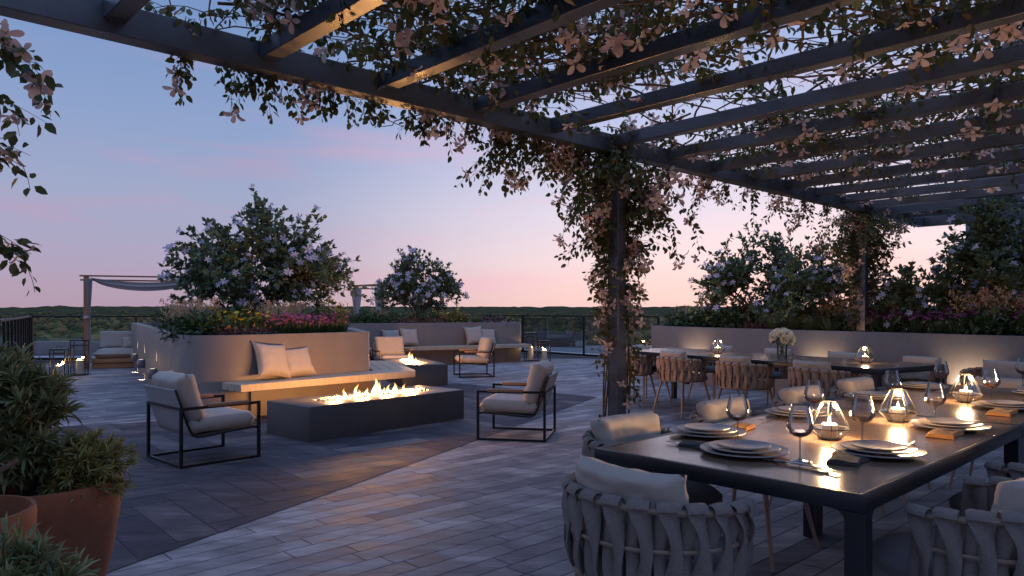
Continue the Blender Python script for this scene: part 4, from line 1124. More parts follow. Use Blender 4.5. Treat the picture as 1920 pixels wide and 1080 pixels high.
def curve_pts(a, b, sag, n, rr_, wob):
    a, b = Vector(a), Vector(b); out = []
    d = (b - a).length; o1 = Vector((rr_.uniform(-1, 1), rr_.uniform(-1, 1), rr_.uniform(-.4, .6))) * wob * d
    for i in range(n + 1):
        f = i / n; out.append(a.lerp(b, f) + o1 * math.sin(PI * f) + Vector((0, 0, sag * d)) * math.sin(PI * f))
    return out
def shrub(label, base, rx, ry, h, ntips, seed, lsize, fsize, nfl, peak=None, skirt=.3):
    """multi-stemmed flowering shrub: stems to scattered tips, leaves along the outer shoots"""
    root = thing('flowering_shrub', label, 'shrub', base); rr_ = random.Random(seed); g = np.random.default_rng(seed)
    wood = MB(); LP, LD, FP, FD = [], [], [], []
    trunks = []
    for k in range(5):
        a = k * 2 * PI / 5 + rr_.uniform(-.4, .4); e = Vector((rx * .38 * math.cos(a), ry * .38 * math.sin(a), h * rr_.uniform(.3, .45)))
        p = curve_pts((.05 * math.cos(a), .05 * math.sin(a), 0), e, .08, 6, rr_, .1); wood.tube(p, [.035 * h / 1.8 * (1 - .1 * i) for i in range(7)], 6); trunks.append(p)
    for k in range(ntips):
        rho = math.sqrt(rr_.random()); a = rr_.uniform(0, 2 * PI)
        lobe = 1 + .22 * mnoise.noise(Vector((math.cos(a) * 1.6, math.sin(a) * 1.6, seed * 3.1 + rho)))
        top = h * (1 - .60 * rho ** 1.5) * rr_.uniform(.8, 1.05) * lobe * (1.22 if rr_.random() < .12 else 1)
        z = top if rr_.random() < .5 else rr_.uniform(skirt * h, top)
        tip = Vector((rx * lobe * rho * math.cos(a), ry * lobe * rho * math.sin(a), z))
        if peak and rr_.random() < peak[2]: tip = Vector((peak[0] + rr_.gauss(0, .1) * rx, rr_.gauss(0, .15) * ry, h * rr_.uniform(.9, peak[1])))
        tp = min((q for t_ in trunks for q in t_[2:]), key=lambda q: (q - tip).length + .3 * abs(q.z - tip.z * .5))
        p = curve_pts(tp, tip, .1, 6, rr_, .12); wood.tube(p, [.012 * (1 - .13 * i) for i in range(7)], 5)
        nsub = 4
        shoots = [(p[3:], (tip - tp).normalized())]
        for s_ in range(nsub):
            st = p[2 + s_ % 4]; dv = Vector((rr_.gauss(0, 1), rr_.gauss(0, 1), rr_.uniform(-.1, 1.2))).normalized(); e = st + dv * rr_.uniform(.14, .30) * (h / 1.8) ** .5
            q = curve_pts(st, e, .05, 4, rr_, .1); wood.tube(q, [.005, .004, .003, .003, .002], 4); shoots.append((q, dv))
        for q, dv in shoots:
            for i in range(len(q) - 1):
                for _ in range(3):
                    f = rr_.random(); pos = q[i].lerp(q[i + 1], f)
                    d = Vector((rr_.gauss(0, 1), rr_.gauss(0, 1), rr_.gauss(.25, .8))).normalized() * .9 + dv * .6
                    LP.append(pos); LD.append(d)
            if rr_.random() < .5: ov = Vector((q[-1].x / rx, q[-1].y / ry, .5)).normalized(); FP.append(q[-1] + dv * .04 + ov * .05); FD.append(ov * .9 + dv * .4 + Vector((rr_.gauss(0, .4), rr_.gauss(-.45, .4), rr_.gauss(.1, .3))))
            for _ in range(5):
                d = Vector((rr_.gauss(0, 1), rr_.gauss(0, 1), rr_.gauss(.3, .8))).normalized() * .7 + dv; LP.append(q[-1]); LD.append(d)
    wood.build('stem', bark, root, smooth=True, ang=80)
    LP = np.array(LP); LD = np.array(LD)
    U = g.normal(size=LD.shape) * .6 + np.array([0, -.15, 1.])
    S = lsize * g.uniform(.7, 1.2, (len(LP), 1)) * np.array([[1., 1., 1.]])
    obj('foliage', inst('foliage', *LEAF, LP, frames(LD, U), S), shrub_leaf, root)
    idx = np.array([i for i in g.permutation(len(FP)) if mnoise.noise(FP[i] * 2.6 + Vector((seed, 0, 0))) > -.08][:nfl])
    put_flowers(root, MAG, np.array(FP)[idx], unit(np.array(FD)[idx]), fsize * g.uniform(.5, 1.25, len(idx)))
    return root
shrub('big white-flowered shrub, widest of all, mounded over the main planter', (-4.2, 11.9, .95), 1.62, 1.3, 2.05, 190, 1, .10, .078, 320, (.12, 1.07, .05), .12)
shrub('round white-flowered shrub alone in the back planter beside the draped daybed', (-2.5, 19.75, .95), 1.25, 1.0, 1.8, 125, 2, .10, .085, 220, (-.3, 1.1, .06), .15)
shrub('white-flowered shrub at the left end of the long right planter', (4.33, 12.77, .95), 1.3, .85, 1.7, 115, 3, .085, .058, 260, (.1, 1.1, .06), .12)
shrub('white-flowered shrub left of the far vine post, second in the right planter', (5.05, 11.7, .95), 1.05, .8, 1.5, 90, 4, .085, .058, 200, None, .12)
shrub('lower white-flowered shrub just right of the far vine post', (5.85, 10.5, .95), .85, .7, 1.05, 75, 5, .085, .058, 160, None, .12)
shrub('tall dark shrub in front of the grey building block at the right edge', (6.75, 9.75, .95), 1.05, .8, 1.8, 120, 6, .09, .062, 130, (-.3, 1.1, .06), .12)

# ---- perennials: one of each kind, then copies
def clump_blades(n, h, spread, w, g):
    a = g.uniform(0, 2 * PI, n); lean = g.uniform(.05, 1., n) * spread
    D = np.stack([np.cos(a) * lean, np.sin(a) * lean, np.ones(n)], 1); P = np.stack([np.cos(a) * .05, np.sin(a) * .05, np.zeros(n)], 1)
    U = np.stack([-np.cos(a), -np.sin(a), lean + .2], 1); L_ = h * g.uniform(.6, 1.05, n)
    return P, frames(D, U), np.stack([L_ * w, L_, L_], 1)
def leafy_mound(n, r, h, ls, g):
    d = unit(g.normal(size=(n, 3))); d[:, 2] = np.abs(d[:, 2]); k = g.uniform(.45, 1.05, (n, 1))
    P = d * k * np.array([r, r, h]); return P, frames(unit(d + g.normal(size=(n, 3)) * .6), d * .5 + np.array([0, 0, .8])), ls * g.uniform(.6, 1.2, n)
g = np.random.default_rng(21)
m_green = island_mat('perennial_green', [(.03, .06, .02), (.055, .09, .025), (.075, .1, .03), (.04, .07, .03)], .55, .25)
m_gold = island_mat('golden_leaf', [(.16, .14, .02), (.3, .22, .03), (.1, .11, .025), (.22, .2, .04)], .55, .3)
m_copper = island_mat('copper_leaf', [(.16, .07, .055), (.24, .12, .085), (.11, .045, .05), (.3, .17, .12)], .5, .25)
m_plum = island_mat('plum_leaf', [(.09, .04, .06), (.14, .06, .08), (.06, .03, .05)], .5, .2)
m_grass = island_mat('grass_blade', [(.1, .14, .05), (.16, .19, .08), (.2, .2, .11)], .55, .3)
m_pink = island_mat('pink_petal', [lin(196, 92, 122), lin(172, 70, 112), lin(208, 116, 136)], .6, .3)
m_yellow = island_mat('yellow_petal', [lin(240, 204, 60), lin(228, 180, 40), lin(250, 224, 110)], .6, .3)
m_plume = island_mat('plume', [lin(214, 176, 138), lin(196, 156, 120), lin(226, 196, 160)], .8, .3)
m_mag = island_mat('magenta_petal', [lin(150, 66, 112), lin(124, 52, 100), lin(168, 86, 128)], .6, .3)
def proto_thing(nm): return thing(nm, 'x', 'plant', (0, 0, -30))
def stems_heads(root, n, h, spread, head_me, hs, head_name, smat):
    mb = MB(); rr_ = random.Random(n)
    for k in range(n):
        a = rr_.uniform(0, 2 * PI); r = spread * math.sqrt(rr_.random()); z = h * rr_.uniform(.75, 1.1)
        b = Vector((r * .5 * math.cos(a), r * .5 * math.sin(a), 0)); t_ = Vector((r * math.cos(a), r * math.sin(a), z))
        mb.tube([b, b.lerp(t_, .5) + Vector((0, 0, .02)), t_], .004, 4)
        o = obj(head_name, head_me, None, root, t_); o.scale = (hs * rr_.uniform(.8, 1.15),) * 3; o.rotation_euler = (rr_.gauss(.25, .25), rr_.gauss(0, .25), rr_.uniform(0, 6))
    mb.build('stem', smat, root)
def coneflower_head():
    mb = MB(); r = random.Random(1)
    for k in range(11):
        a = 2 * PI * k / 11; c, s = math.cos(a), math.sin(a); vs = []
        for y, w, z in ((.2, .12, 0), (.6, .17, -.08), (1., .06, -.3)):
            for x in (-w, w): vs.append((x * c - y * s, x * s + y * c, z))
        mb.add(vs, [(0, 1, 3, 2), (2, 3, 5, 4)])
    mb.lathe([(.32, -.05), (.3, .12), (.18, .25), (0, .3)], 8)
    me = bpy.data.meshes.new('flower_head'); me.from_pydata(mb.v, [], mb.f); return me
def daisy_head():
    mb = MB()
    for k in range(8):
        a = 2 * PI * k / 8; c, s = math.cos(a), math.sin(a); vs = []
        for y, w, z in ((.1, .14, 0), (.6, .24, .1), (1., .1, .05)):
            for x in (-w, w): vs.append((x * c - y * s, x * s + y * c, z))
        mb.add(vs, [(0, 1, 3, 2), (2, 3, 5, 4)])
    me = bpy.data.meshes.new('flower_head'); me.from_pydata(mb.v, [], mb.f); return me
def plume_mesh():
    gg = np.random.default_rng(4); n = 170; br = gg.integers(0, 11, n); f = gg.uniform(0, 1, n) ** .8; z0 = br / 11 * .8; z = z0 + f * (.22 + .1 * (1 - z0)); r = f * (.55 * (1 - z0) ** 1.1 + .06); a = br * 2.4 + gg.normal(0, .12, n)
    P = np.stack([np.cos(a) * r, np.sin(a) * r, z], 1) + gg.normal(0, .02, (n, 3))
    a = np.concatenate([np.zeros((1, 3)), P]); R = frames(np.concatenate([[[0., .01, 1.]], gg.normal(size=(n, 3)) + np.array([0, 0, .5])]))
    return inst('plume', *LEAF4, a, R, np.concatenate([[[.04, 1., .1]], gg.uniform(.06, .12, (n, 1)) * np.ones((1, 3))]))
smat = mat('stem_green', (.04, .06, .02), .6)
head_c = with_mat(coneflower_head(), m_pink); head_m = with_mat(coneflower_head(), m_mag); head_y = with_mat(daisy_head(), m_yellow); plume = with_mat(plume_mesh(), m_plume)
K = {}
r = K['cone'] = proto_thing('coneflower'); obj('foliage', inst('foliage', *BLADE, *clump_blades(46, .24, .9, .75, g)), m_green, r); stems_heads(r, 13, .27, .17, head_c, .034, 'flower_head', smat)
r = K['mag'] = proto_thing('magenta_perennial'); obj('foliage', inst('foliage', *BLADE, *clump_blades(50, .26, .9, .75, g)), m_green, r); stems_heads(r, 16, .3, .2, head_m, .036, 'flower_head', smat)
r = K['yel'] = proto_thing('yellow_daisy'); obj('foliage', inst('foliage', *LEAF4, *leafy_mound(240, .22, .28, .075, g)), m_gold, r); stems_heads(r, 12, .32, .22, head_y, .03, 'flower_head', smat)
r = K['tall'] = proto_thing('tall_yellow_spray'); obj('foliage', inst('foliage', *BLADE, *clump_blades(40, .35, .5, .5, g)), m_green, r); stems_heads(r, 22, .46, .14, head_y, .022, 'flower_head', smat)
r = K['astil'] = proto_thing('astilbe'); obj('foliage', inst('foliage', *LEAF4, *leafy_mound(200, .22, .26, .09, g)), m_green, r)
for k in range(7):
    a = k * 2.4; rr2 = .06 + .022 * k; o = obj('plume', plume, None, r, (rr2 * math.cos(a), rr2 * math.sin(a), .2)); o.scale = (.2, .2, random.uniform(.2, .3)); o.rotation_euler = (random.gauss(0, .22), random.gauss(0, .22), a)
r = K['heu'] = proto_thing('coral_bells'); obj('foliage', inst('foliage', *LEAF4, *leafy_mound(150, .19, .15, .085, g)), m_copper, r)
r = K['plum'] = proto_thing('plum_ground_plant'); obj('foliage', inst('foliage', *LEAF4, *leafy_mound(170, .22, .16, .07, g)), m_plum, r)
r = K['grass'] = proto_thing('fountain_grass'); obj('foliage', inst('foliage', *BLADE, *clump_blades(150, .36, 1.3, .35, g)), m_grass, r)
r = K['green'] = proto_thing('leafy_perennial'); obj('foliage', inst('foliage', *LEAF4, *leafy_mound(300, .27, .3, .085, g)), m_green, r)
first = set()
CATN = {'cone': 'coneflower', 'mag': 'perennial', 'yel': 'yellow daisy', 'tall': 'yellow flower', 'astil': 'astilbe', 'heu': 'foliage plant', 'plum': 'foliage plant', 'grass': 'ornamental grass', 'green': 'perennial'}
DESC = {'cone': 'pink coneflower clump', 'mag': 'magenta-flowered perennial clump', 'yel': 'golden-leaved clump with small yellow daisies', 'tall': 'tall sprays of tiny yellow flowers', 'astil': 'clump with peach feathery plumes',
        'heu': 'low copper leaved clump', 'plum': 'low dark plum leaved clump', 'grass': 'tuft of arching pale grass', 'green': 'leafy green mound'}
def plant(kind, x, y, where, s=1., z=.93):
    label = DESC[kind] + ' ' + where
    if kind not in first: o = K[kind]; o.location = (x, y, z); first.add(kind); o['label'] = label; o['group'] = DESC[kind] + 's'
    else: o = dup(K[kind], (x, y, z), None, label, DESC[kind] + 's')
    o['category'] = CATN[kind]; o.rotation_euler = (0, 0, random.uniform(0, 6)); o.scale = (s * random.uniform(.9, 1.12),) * 3
def along(o, d, n, f, e): q = o + d * f + n * e; return q.x, q.y
nin = -fn
# main planter: f along the front edge, e into the bed
for k, f in enumerate([1.35, 1.5, 1.63, 1.76, 1.9, 2.02, 2.15, 2.28]):
    plant('cone', *along(fa, fu, nin, f, .34 + .05 * (k % 2)), 'in the pink row at the front of the main planter', .95)
for k, f in enumerate([1.45, 1.75, 2.05, 2.3]): plant('cone', *along(fa, fu, nin, f, .62), 'in the second row behind the front coneflowers', 1.05)
for k, f in enumerate([.62, .8, .98, 1.16]): plant('heu', *along(fa, fu, nin, f, .30), 'at the front edge of the main planter, left of the coneflowers', .95)
for k, f in enumerate([.8, 1.02, 1.25, 1.42]): plant('yel', *along(fa, fu, nin, f, .62 + .06 * (k % 2)), 'behind the copper leaves in the main planter', 1.)
for k, f in enumerate([1.0, 1.5]): plant('yel', *along(fa, fu, nin, f, 1.0), 'deeper in the main planter below the big shrub', 1.15)
plant('tall', *along(fa, fu, nin, 2.36, .36), 'at the right front corner of the main planter', 1.); plant('tall', *along(fa, fu, nin, 2.42, .7), 'just behind the corner spray of the main planter', 1.05)
for k, f in enumerate([.42, .72]): plant('astil', *along(fa, fu, nin, f, 1.05 + .2 * k), 'at the left, behind the golden clumps of the main planter', 1.2)
for k, f in enumerate([1.65, 1.95, 2.2]): plant('astil', *along(fa, fu, nin, f, 1.05 + .1 * k), 'behind the coneflowers of the main planter', 1.15)
lf = Vector((-3.72, 8.30)); li = Vector((wu.y, -wu.x))
for k, (f, e) in enumerate([(.75, .35), (1.2, .55), (2.0, .35), (2.7, .4), (3.4, .45), (4.2, .4), (5., .5), (5.9, .4), (6.8, .5), (1.6, .9), (2.6, 1.)]): plant('green', *along(lf, wu, li, f, e), 'along the left flank of the main planter', 1. + .04 * k)
plant('grass', *along(lf, wu, li, 1.55, .32), 'at the left rim of the main planter', .85)
for f in (2.35, 3.7, 5.4): plant('plum', *along(lf, wu, li, f, .34), 'along the left rim of the main planter', 1.1)
for f, e in ((.5, .5), (.52, .85), (1.1, 1.3), (2.0, 1.4), (2.3, 1.1)): plant('green', *along(fa, fu, nin, f, e), 'under the big shrub of the main planter', 1.05)
# back planter
def bk(a, e): q = b0 - Bw * a + Bn * e; return q.x, q.y
for a in (.5, .8): plant('plum', *bk(a, .32), 'at the right end of the back planter', 1.3)
for a in (2.1, 2.45, 2.8, 3.1, 4.6, 4.9): plant('heu', *bk(a, .33), 'at the front rim of the back planter below the round shrub', 1.1)
for a, e in ((1.5, .5), (1.8, .4), (2.0, .8)): plant('yel', *bk(a, e), 'right of the round shrub in the back planter', 1.15)
plant('grass', *bk(1.12, .35), 'near the right end of the back planter', 1.0)
for a, e in ((2.3, .7), (2.7, .75), (3.3, .6), (3.7, .5), (4.1, .5), (4.5, .7), (3.9, .9), (5.0, .6), (5.5, .5)): plant('green', *bk(a, e), 'under the round shrub in the back planter', 1.1)
for a in (3.5, 4.4): plant('astil', *bk(a, 1.0), 'behind the green mounds in the back planter', 1.)
plant('mag', *bk(1.35, .75), 'in the back planter at its right half', 1.)
# right planter
def rt_(t_, e): q = r0 + U2 * t_ + V2 * e; return q.x, q.y
for t_ in (.35, .75, 1.1, 1.5, 1.9, 6.0, 6.6, 7.2): plant('green', *rt_(t_, .45), 'in the front row of the right planter', 1.15)
for t_, e in ((1.0, .75), (1.8, .8), (2.6, .75), (3.4, .7), (.5, .7)): plant('yel', *rt_(t_, e), 'behind the front row of the right planter', 1.05)
for t_ in (2.75, 3.1, 3.45, 3.75): plant('grass', *rt_(t_, .36), 'in the pale row left of the far vine post', 1.05)
plant('grass', *rt_(6.75, .32), 'alone toward the right end of the right planter', 1.0)
for t_ in (4.15, 4.4, 4.65): plant('mag', *rt_(t_, .42), 'left of the far vine post in the right planter', 1.15)
for t_ in (5.05, 5.35, 5.6): plant('mag', *rt_(t_, .42), 'just right of the far vine post', 1.2)
for t_ in (6.35, 7.1, 7.4, 7.7): plant('mag', *rt_(t_, .5), 'toward the right end of the right planter', 1.2)
for t_ in (3.4, 3.8, 4.3, 4.6): plant('astil', *rt_(t_, .85), 'behind the pale grasses of the right planter', 1.2)
for t_ in (5.7, 6.1, 6.5, 6.9): plant('astil', *rt_(t_, .8), 'behind the magenta clumps at the right', 1.35)
for t_ in (2.2, 2.45): plant('heu', *rt_(t_, .34), 'at the rim of the right planter below its first shrub', 1.1)
for t_ in (.2, .5): plant('astil', *rt_(t_, .9), 'at the far left end of the right planter', 1.)
plant('plum', *rt_(7.9, .4), 'at the rim near the right edge of the right planter', 1.4)

# ---- pots and their plants at the left
terra = mat('terracotta', lin(136, 82, 57), .75, var=.3, nscale=5, bump=.25, bscale=60)
def pot(label, x, y, r_, h):
    r = thing('terracotta_pot', label, 'pot', (x, y, 0))
    MB().lathe([(0, 0), (r_ * .52, 0), (r_ * .57, .015), (r_ * .72, h * .25), (r_ * .88, h * .55), (r_ * .985, h * .85), (r_, h * .97), (r_ * .985, h), (r_ * .93, h), (r_ * .92, h * .95), (r_ * .88, h * .86), (0, h * .86)], 56).build('body', terra, r)
    MB().lathe([(0, h * .872), (r_ * .5, h * .875), (r_ * .883, h * .868), (r_ * .883, h * .862), (0, h * .862)], 32).build('soil', soil, r)
    return r
pot('large tapering terracotta pot with a wide mouth under the bushy oleander', -1.83, 2.82, .285, .64)
pot('smaller terracotta pot at the left edge with bare soil showing', -1.66, 2.16, .21, .70)
pot('terracotta pot mostly below the frame holding the bush in the bottom left corner', -1.22, 1.80, .2, .5)
ole_gold = island_mat('round_bush_leaf', [(.2, .2, .07), (.3, .28, .09), (.24, .23, .08), (.36, .3, .1)], .5, .2)
def leaf_bush(label, base, shoots, nleaf, ls, seed, wmul=.5, trunk=None, gold=False):
    root = thing('potted_oleander', label, 'shrub', base); rr_ = random.Random(seed); gg = np.random.default_rng(seed); mb = MB(); P, D = [], []
    for c, rad, n in shoots:
        for k in range(n):
            d = Vector((rr_.gauss(0, 1), rr_.gauss(0, 1), rr_.gauss(.35, .8))).normalized(); tip = Vector(c) + Vector((d.x * rad[0], d.y * rad[1], d.z * rad[2])) * rr_.uniform(.45, 1.)
            s = Vector(c) * .35 + Vector((rr_.gauss(0, .03), rr_.gauss(0, .03), 0)); p = curve_pts(s, tip, .1, 6, rr_, .1); mb.tube(p, [.008, .007, .006, .005, .004, .003, .002], 4)
            dv = (p[-1] - p[-2]).normalized()
            for _ in range(nleaf):
                f = rr_.random() ** .6; q = p[-1] - dv * (1 - f) * .13; a = Vector((rr_.gauss(0, 1), rr_.gauss(0, 1), rr_.gauss(0, 1))).normalized()
                P.append(q); D.append(dv * rr_.uniform(.5, 1.1) + a * .85)
    for a, b in (trunk or []): mb.tube(curve_pts(a, b, .05, 6, rr_, .1), [.018, .017, .015, .013, .012, .010, .008], 7)
    mb.build('stem', bark, root)
    D = np.array(D); S = ls * gg.uniform(.65, 1.2, (len(P), 1)) * np.array([[wmul, 1, 1]])
    obj('foliage', inst('foliage', *LEAF, np.array(P), frames(D, gg.normal(size=D.shape) * .5 + np.array([0, 0, 1.])), S), ole_gold if gold else ole_leaf, root)
    return root
leaf_bush('bushy oleander with long narrow leaves spilling over the large terracotta pot', (-1.88, 2.84, .56),
          [((-.10, -.02, .30), (.26, .24, .22), 75), ((.02, -.05, .17), (.22, .2, .12), 45), ((-.18, .0, .48), (.16, .18, .16), 28), ((-.02, .02, .40), (.16, .12, .12), 24)], 34, .078, 3, .33,
          [((-.02, 0, 0), (-.2, .05, .45)), ((0, .02, 0), (.0, .1, .4))])
leaf_bush('smaller dense yellow-green bush at the right rim of the large pot', (-1.68, 2.84, .56), [((.03, -.02, .11), (.18, .17, .17), 110)], 28, .048, 5, .34, None, True)
leaf_bush('slender bare-stemmed shrub leaning out of the small left pot', (-1.70, 2.18, .6), [((-.16, .14, .40), (.2, .2, .18), 30)], 22, .085, 9, .42, [((0, 0, 0), (.05, .25, .2)), ((-.02, .0, 0), (-.15, .1, .4))])
leaf_bush('low spiky green bush in the bottom left corner of the view', (-1.24, 1.80, .42), [((.0, .0, .16), (.22, .18, .17), 95)], 24, .06, 7, .34)

# ---- clematis on the pergola
def leafy_runs(runs, gg, rr_, step, ls, per=2, jit=.02):
    """leaf pairs along each run"""
    P, D = [], []
    for p in runs:
        for i in range(len(p) - 1):
            seg = p[i + 1] - p[i]; n = max(1, round(seg.length / step))
            for k in range(n):
                q = p[i].lerp(p[i + 1], (k + rr_.random()) / n); t_ = seg.normalized()
                for _ in range(per):
                    a = Vector((rr_.gauss(0, 1), rr_.gauss(0, 1), rr_.gauss(-.35, .6))); a = (a - t_ * a.dot(t_) * .6).normalized()
                    P.append(q + a * rr_.uniform(.005, .005 + jit)); D.append(a + t_ * .5 + Vector((0, 0, -.35)))
    return np.array(P), np.array(D)
def vine(label, base, runs, thick, step, ls, fl_frac, fsize, seed, per=2, jit=.02, fdir=None, lim=100):
    root = thing('climbing_vine', label, 'vine', base); gg = np.random.default_rng(seed); rr_ = random.Random(seed); b = Vector(base)
    runs = [[q - b for q in p] for p in runs]
    mb = MB()
    for p, t_ in zip(runs, thick):
        if len(p) > 1: mb.tube(p, [max(.0012, t_ * (1 - .7 * i / len(p))) for i in range(len(p))], 4 if t_ < .006 else 6)
    mb.build('stem', vine_bark, root, ang=80)
    lr = [p for p, t_ in zip(runs, thick) if t_ < .008]
    P, D = leafy_runs(lr, gg, rr_, step, ls, per, jit)
    U = gg.normal(size=D.shape) * .7 + np.array([0, -.2, .8])
    S = ls * gg.uniform(.6, 1.25, (len(P), 1)) * np.array([[1.15, 1, 1]])
    obj('foliage', inst('foliage', *LEAF, P, frames(D, U), S), vine_leaf, root)
    idx = np.array([i for i in gg.permutation(len(P)) if mnoise.noise(Vector(P[i] + np.array(base)) * 3.2) > .02][:int(len(P) * fl_frac)]); n = len(idx)
    Dd = unit(D[idx]) + gg.normal(size=(n, 3)) * .5 + (np.array([-.2, -.6, -.35]) if fdir is None else np.array(fdir))
    put_flowers(root, CLE, P[idx] + unit(Dd) * .03, unit(Dd), fsize * gg.uniform(.7, 1.2, n), limit=lim)
    return root
def wander(st, dv, n, step, rr_, turn=.5, grav=-.02):
    p = [Vector(st)]; d = Vector(dv).normalized()
    for i in range(n):
        d = (d + Vector((rr_.gauss(0, turn), rr_.gauss(0, turn), rr_.gauss(grav, turn * .4)))).normalized(); p.append(p[-1] + d * step)
    return p
def canopy(label, t0, t1, s0, s1, dens, seed, hole, ffrac):
    rr_ = random.Random(seed); runs, th = [], []
    n = int((t1 - t0) * (s1 - s0) * dens)
    for k in range(n):
        t_, s_ = rr_.uniform(t0, t1), rr_.uniform(s0, s1); p = PG(t_, s_, 0)
        if p.y < 1.2 or p.x > .78 * p.y + 1.6: continue
        nv = 1.35 * mnoise.noise(Vector((t_ * .75, s_ * .75, 3.3))) + .35 * mnoise.noise(Vector((t_ * 2.2, s_ * 2.2, 8.)))
        if nv < hole(t_, s_): continue
        z = 2.865 + abs(rr_.gauss(0, .07)); a = rr_.uniform(0, 6.28)
        r = wander((p.x, p.y, z), (math.cos(a), math.sin(a), 0), rr_.randint(5, 9), .12, rr_, .45, 0)
        for q in r: q.z = min(3.12, max(2.70 if rr_.random() < .12 else 2.855, q.z))
        runs.append(r); th.append(.0038)
        if rr_.random() < .13:     # a shoot dipping through the rafters
            q = r[-1]; runs.append([q, q + Vector((rr_.gauss(0, .04), rr_.gauss(0, .04), -.10)), q + Vector((rr_.gauss(0, .08), rr_.gauss(0, .08), -.22))]); th.append(.002)
    for k in range(int(n * .35)):  # bare tangled stems
        t_, s_ = rr_.uniform(t0, t1), rr_.uniform(s0, s1); p = PG(t_, s_, 2.88 + rr_.random() * .1)
        if p.y < 3.45 or abs(p.x) > .78 * p.y + .2 or mnoise.noise(Vector((t_ * .75, s_ * .75, 3.3))) < hole(t_, s_) - .1: continue
        a = rr_.uniform(0, 6.28); r = wander(p, (math.cos(a), math.sin(a), 0), 10, .14, rr_, .3, 0)
        for q in r: q.z = min(3.1, max(2.86, q.z))
        runs.append(r); th.append(.009)
    o = PG((t0 + t1) / 2, (s0 + s1) / 2, 2.86)
    return vine(label, tuple(o), runs, th, .055, .058, ffrac, .07, seed, 2, .03, (-.1, -.5, -.7))
canopy('dense clematis matted over the nearest rafters at the top of the view', .85, 3.1, .1, 3.4, 52, 31, lambda t_, s_: -.42 + (.25 if t_ < 1.6 else 0), .03)
canopy('clematis with many pale flowers over the rafters above the near vine post', 3.1, 5.6, .1, 5.6, 30, 32, lambda t_, s_: -.34, .05)
canopy('thinner clematis over the middle rafters at the upper right', 5.6, 8.3, .1, 7.2, 24, 33, lambda t_, s_: -.26, .05)
canopy('sparse clematis on the farthest rafters above the laid table', 8.3, 12.6, .1, 7.2, 13, 34, lambda t_, s_: .1, .05)
# fringe hanging from the beam
def fringe(label, t0, t1, n, lmin, lmax, seed, ffrac, smax=.25):
    rr_ = random.Random(seed); runs, th = [], []
    for k in range(n):
        t_ = rr_.uniform(t0, t1); l = rr_.uniform(lmin, lmax) * (1 if rr_.random() < .3 else .55); p = PG(t_, rr_.uniform(-.06, .2), 2.84)
        d = Vector((rr_.gauss(-.25, .3), rr_.gauss(.1, .25), -1)).normalized()
        r = [p - D3 * .05 + Vector((0, 0, .03)), PG(t_, -.03, 2.80)]; q = PG(t_, -.05, 2.72); r.append(q); m = max(2, int(l / .07))
        for i in range(m):
            d = (d + Vector((rr_.gauss(0, .22), rr_.gauss(0, .22), -.08))).normalized(); q = q + d * .07; r.append(q)
        runs.append(r); th.append(.003)
    return vine(label, tuple(PG((t0 + t1) / 2, 0, 2.7)), runs, th, .045, .052, ffrac, .058, seed, 2, .02)
fringe('short clematis fringe hanging below the beam at the upper left', .75, 2.3, 40, .10, .36, 41, .05)
fringe('clematis fringe hanging below the beam between the second and third rafters', 2.3, 3.5, 30, .1, .34, 42, .05)
fringe('long trailing clematis fringe on the beam just left of the near vine post', 3.2, 4.7, 84, .2, .75, 43, .06)
fringe('loose clematis strands trailing from the beam between the two vine posts', 4.8, 9.6, 52, .15, .65, 44, .07)
fringe('short clematis tufts at the far corner of the pergola', 9.7, 12.4, 30, .15, .4, 45, .07)
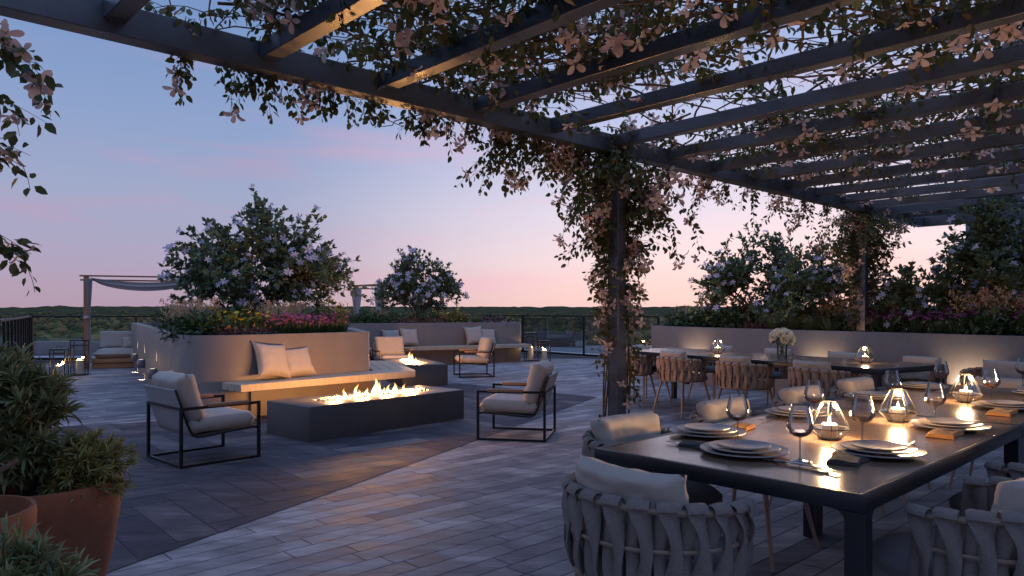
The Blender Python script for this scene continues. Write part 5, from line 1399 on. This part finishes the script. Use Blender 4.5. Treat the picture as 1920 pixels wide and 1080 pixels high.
def post_vine(label, t_, seed, dense, hmul):
    b = PG(t_, .065, 0); rr_ = random.Random(seed); runs, th = [], []
    for k in range(9):          # main stems twisting up
        a0 = rr_.choice((.15, PI - .1, .5, PI - .5, PI / 2)) + rr_.uniform(-.25, .25); tw = rr_.uniform(-.25, .25); p = []
        for i in range(15):
            z = .02 + 2.8 * i / 14; a = a0 + tw * math.sin(z * 1.3 + k) * 1.2; rad = .095 + .03 * math.sin(z * 3 + k)
            p.append(Vector((b.x + rad * math.cos(a), b.y + rad * math.sin(a), z)))
        runs.append(p); th.append(.009)
    for k in range(dense):
        f = rr_.random() ** .5; z = .12 + 2.6 * f; a = rr_.uniform(0, 6.28)
        if math.sin(a) < -.35 and f < .93 and rr_.random() < .93: a = rr_.choice((0., PI)) + rr_.uniform(-.3, .6)     # keep part of the post's front bare
        out = (.09 + .20 * f ** 1.5 + (.30 * max(0, f - .72) / .28)) * hmul * rr_.uniform(.5, 1.25); out *= 1.9 if rr_.random() < .10 else 1
        st = Vector((b.x + .09 * math.cos(a), b.y + .09 * math.sin(a), z)); n = max(2, int(out / .055)); d = Vector((math.cos(a), math.sin(a), rr_.uniform(-.3, .35)))
        r = [st]
        for i in range(n):
            d = (d + Vector((rr_.gauss(0, .22), rr_.gauss(0, .22), -.13))).normalized(); r.append(r[-1] + d * .06)
        runs.append(r); th.append(.0028)
    for k in range(int(dense * .35)):                    # leaves close round the stems and up into the corner
        a = rr_.uniform(0, 6.28); z = .4 + 2.35 * rr_.random() ** .6; st = Vector((b.x + .10 * math.cos(a), b.y + .10 * math.sin(a), z))
        if math.sin(a) < -.55 and z < 2.3: continue
        runs.append([st, st + Vector((rr_.gauss(0, .03), rr_.gauss(0, .03), .12)), st + Vector((rr_.gauss(0, .05), rr_.gauss(0, .05), .26))]); th.append(.003)
    return vine(label, tuple(b), runs, th, .04, .056, .045, .064, seed, 2, .025)
post_vine('flowering clematis climbing the near pergola post, spreading at the top', 4.6, 51, 290, 1.05)
post_vine('flowering clematis wrapping the far pergola post before the planter wall', 10.25, 52, 300, 1.05)
# sprays reaching in at the left edge
rr_ = random.Random(61); runs, th = [], []
for z0, x1, z1, n in ((2.55, -1.95, 2.28, 4), (2.35, -2.02, 2.12, 2), (1.98, -2.07, 1.92, 4), (1.62, -2.05, 1.52, 4)):
    for k in range(n):
        a = Vector((-2.50, 3.15, z0 + rr_.gauss(0, .03))); e = Vector((x1 + rr_.gauss(-.06, .04), 3.1 + rr_.gauss(0, .06), z1 + rr_.gauss(0, .06))); p = curve_pts(a, e, .12, 8, rr_, .08)
        p += [e + Vector((.02, 0, -.05)), e + Vector((.03, 0, -.10))] if k == 0 else []
        runs.append(p); th.append(.003)
runs.append([Vector((-2.55, 3.2, z)) + Vector((.03 * math.sin(z * 5), 0, 0)) for z in [2.74 - .09 * i for i in range(16)]]); th.append(.009)
vine('clematis spray hanging in from the left edge with large near leaves', (-2.5, 3.2, 2.7), runs, th, .04, .062, .07, .062, 61, 2, .03)
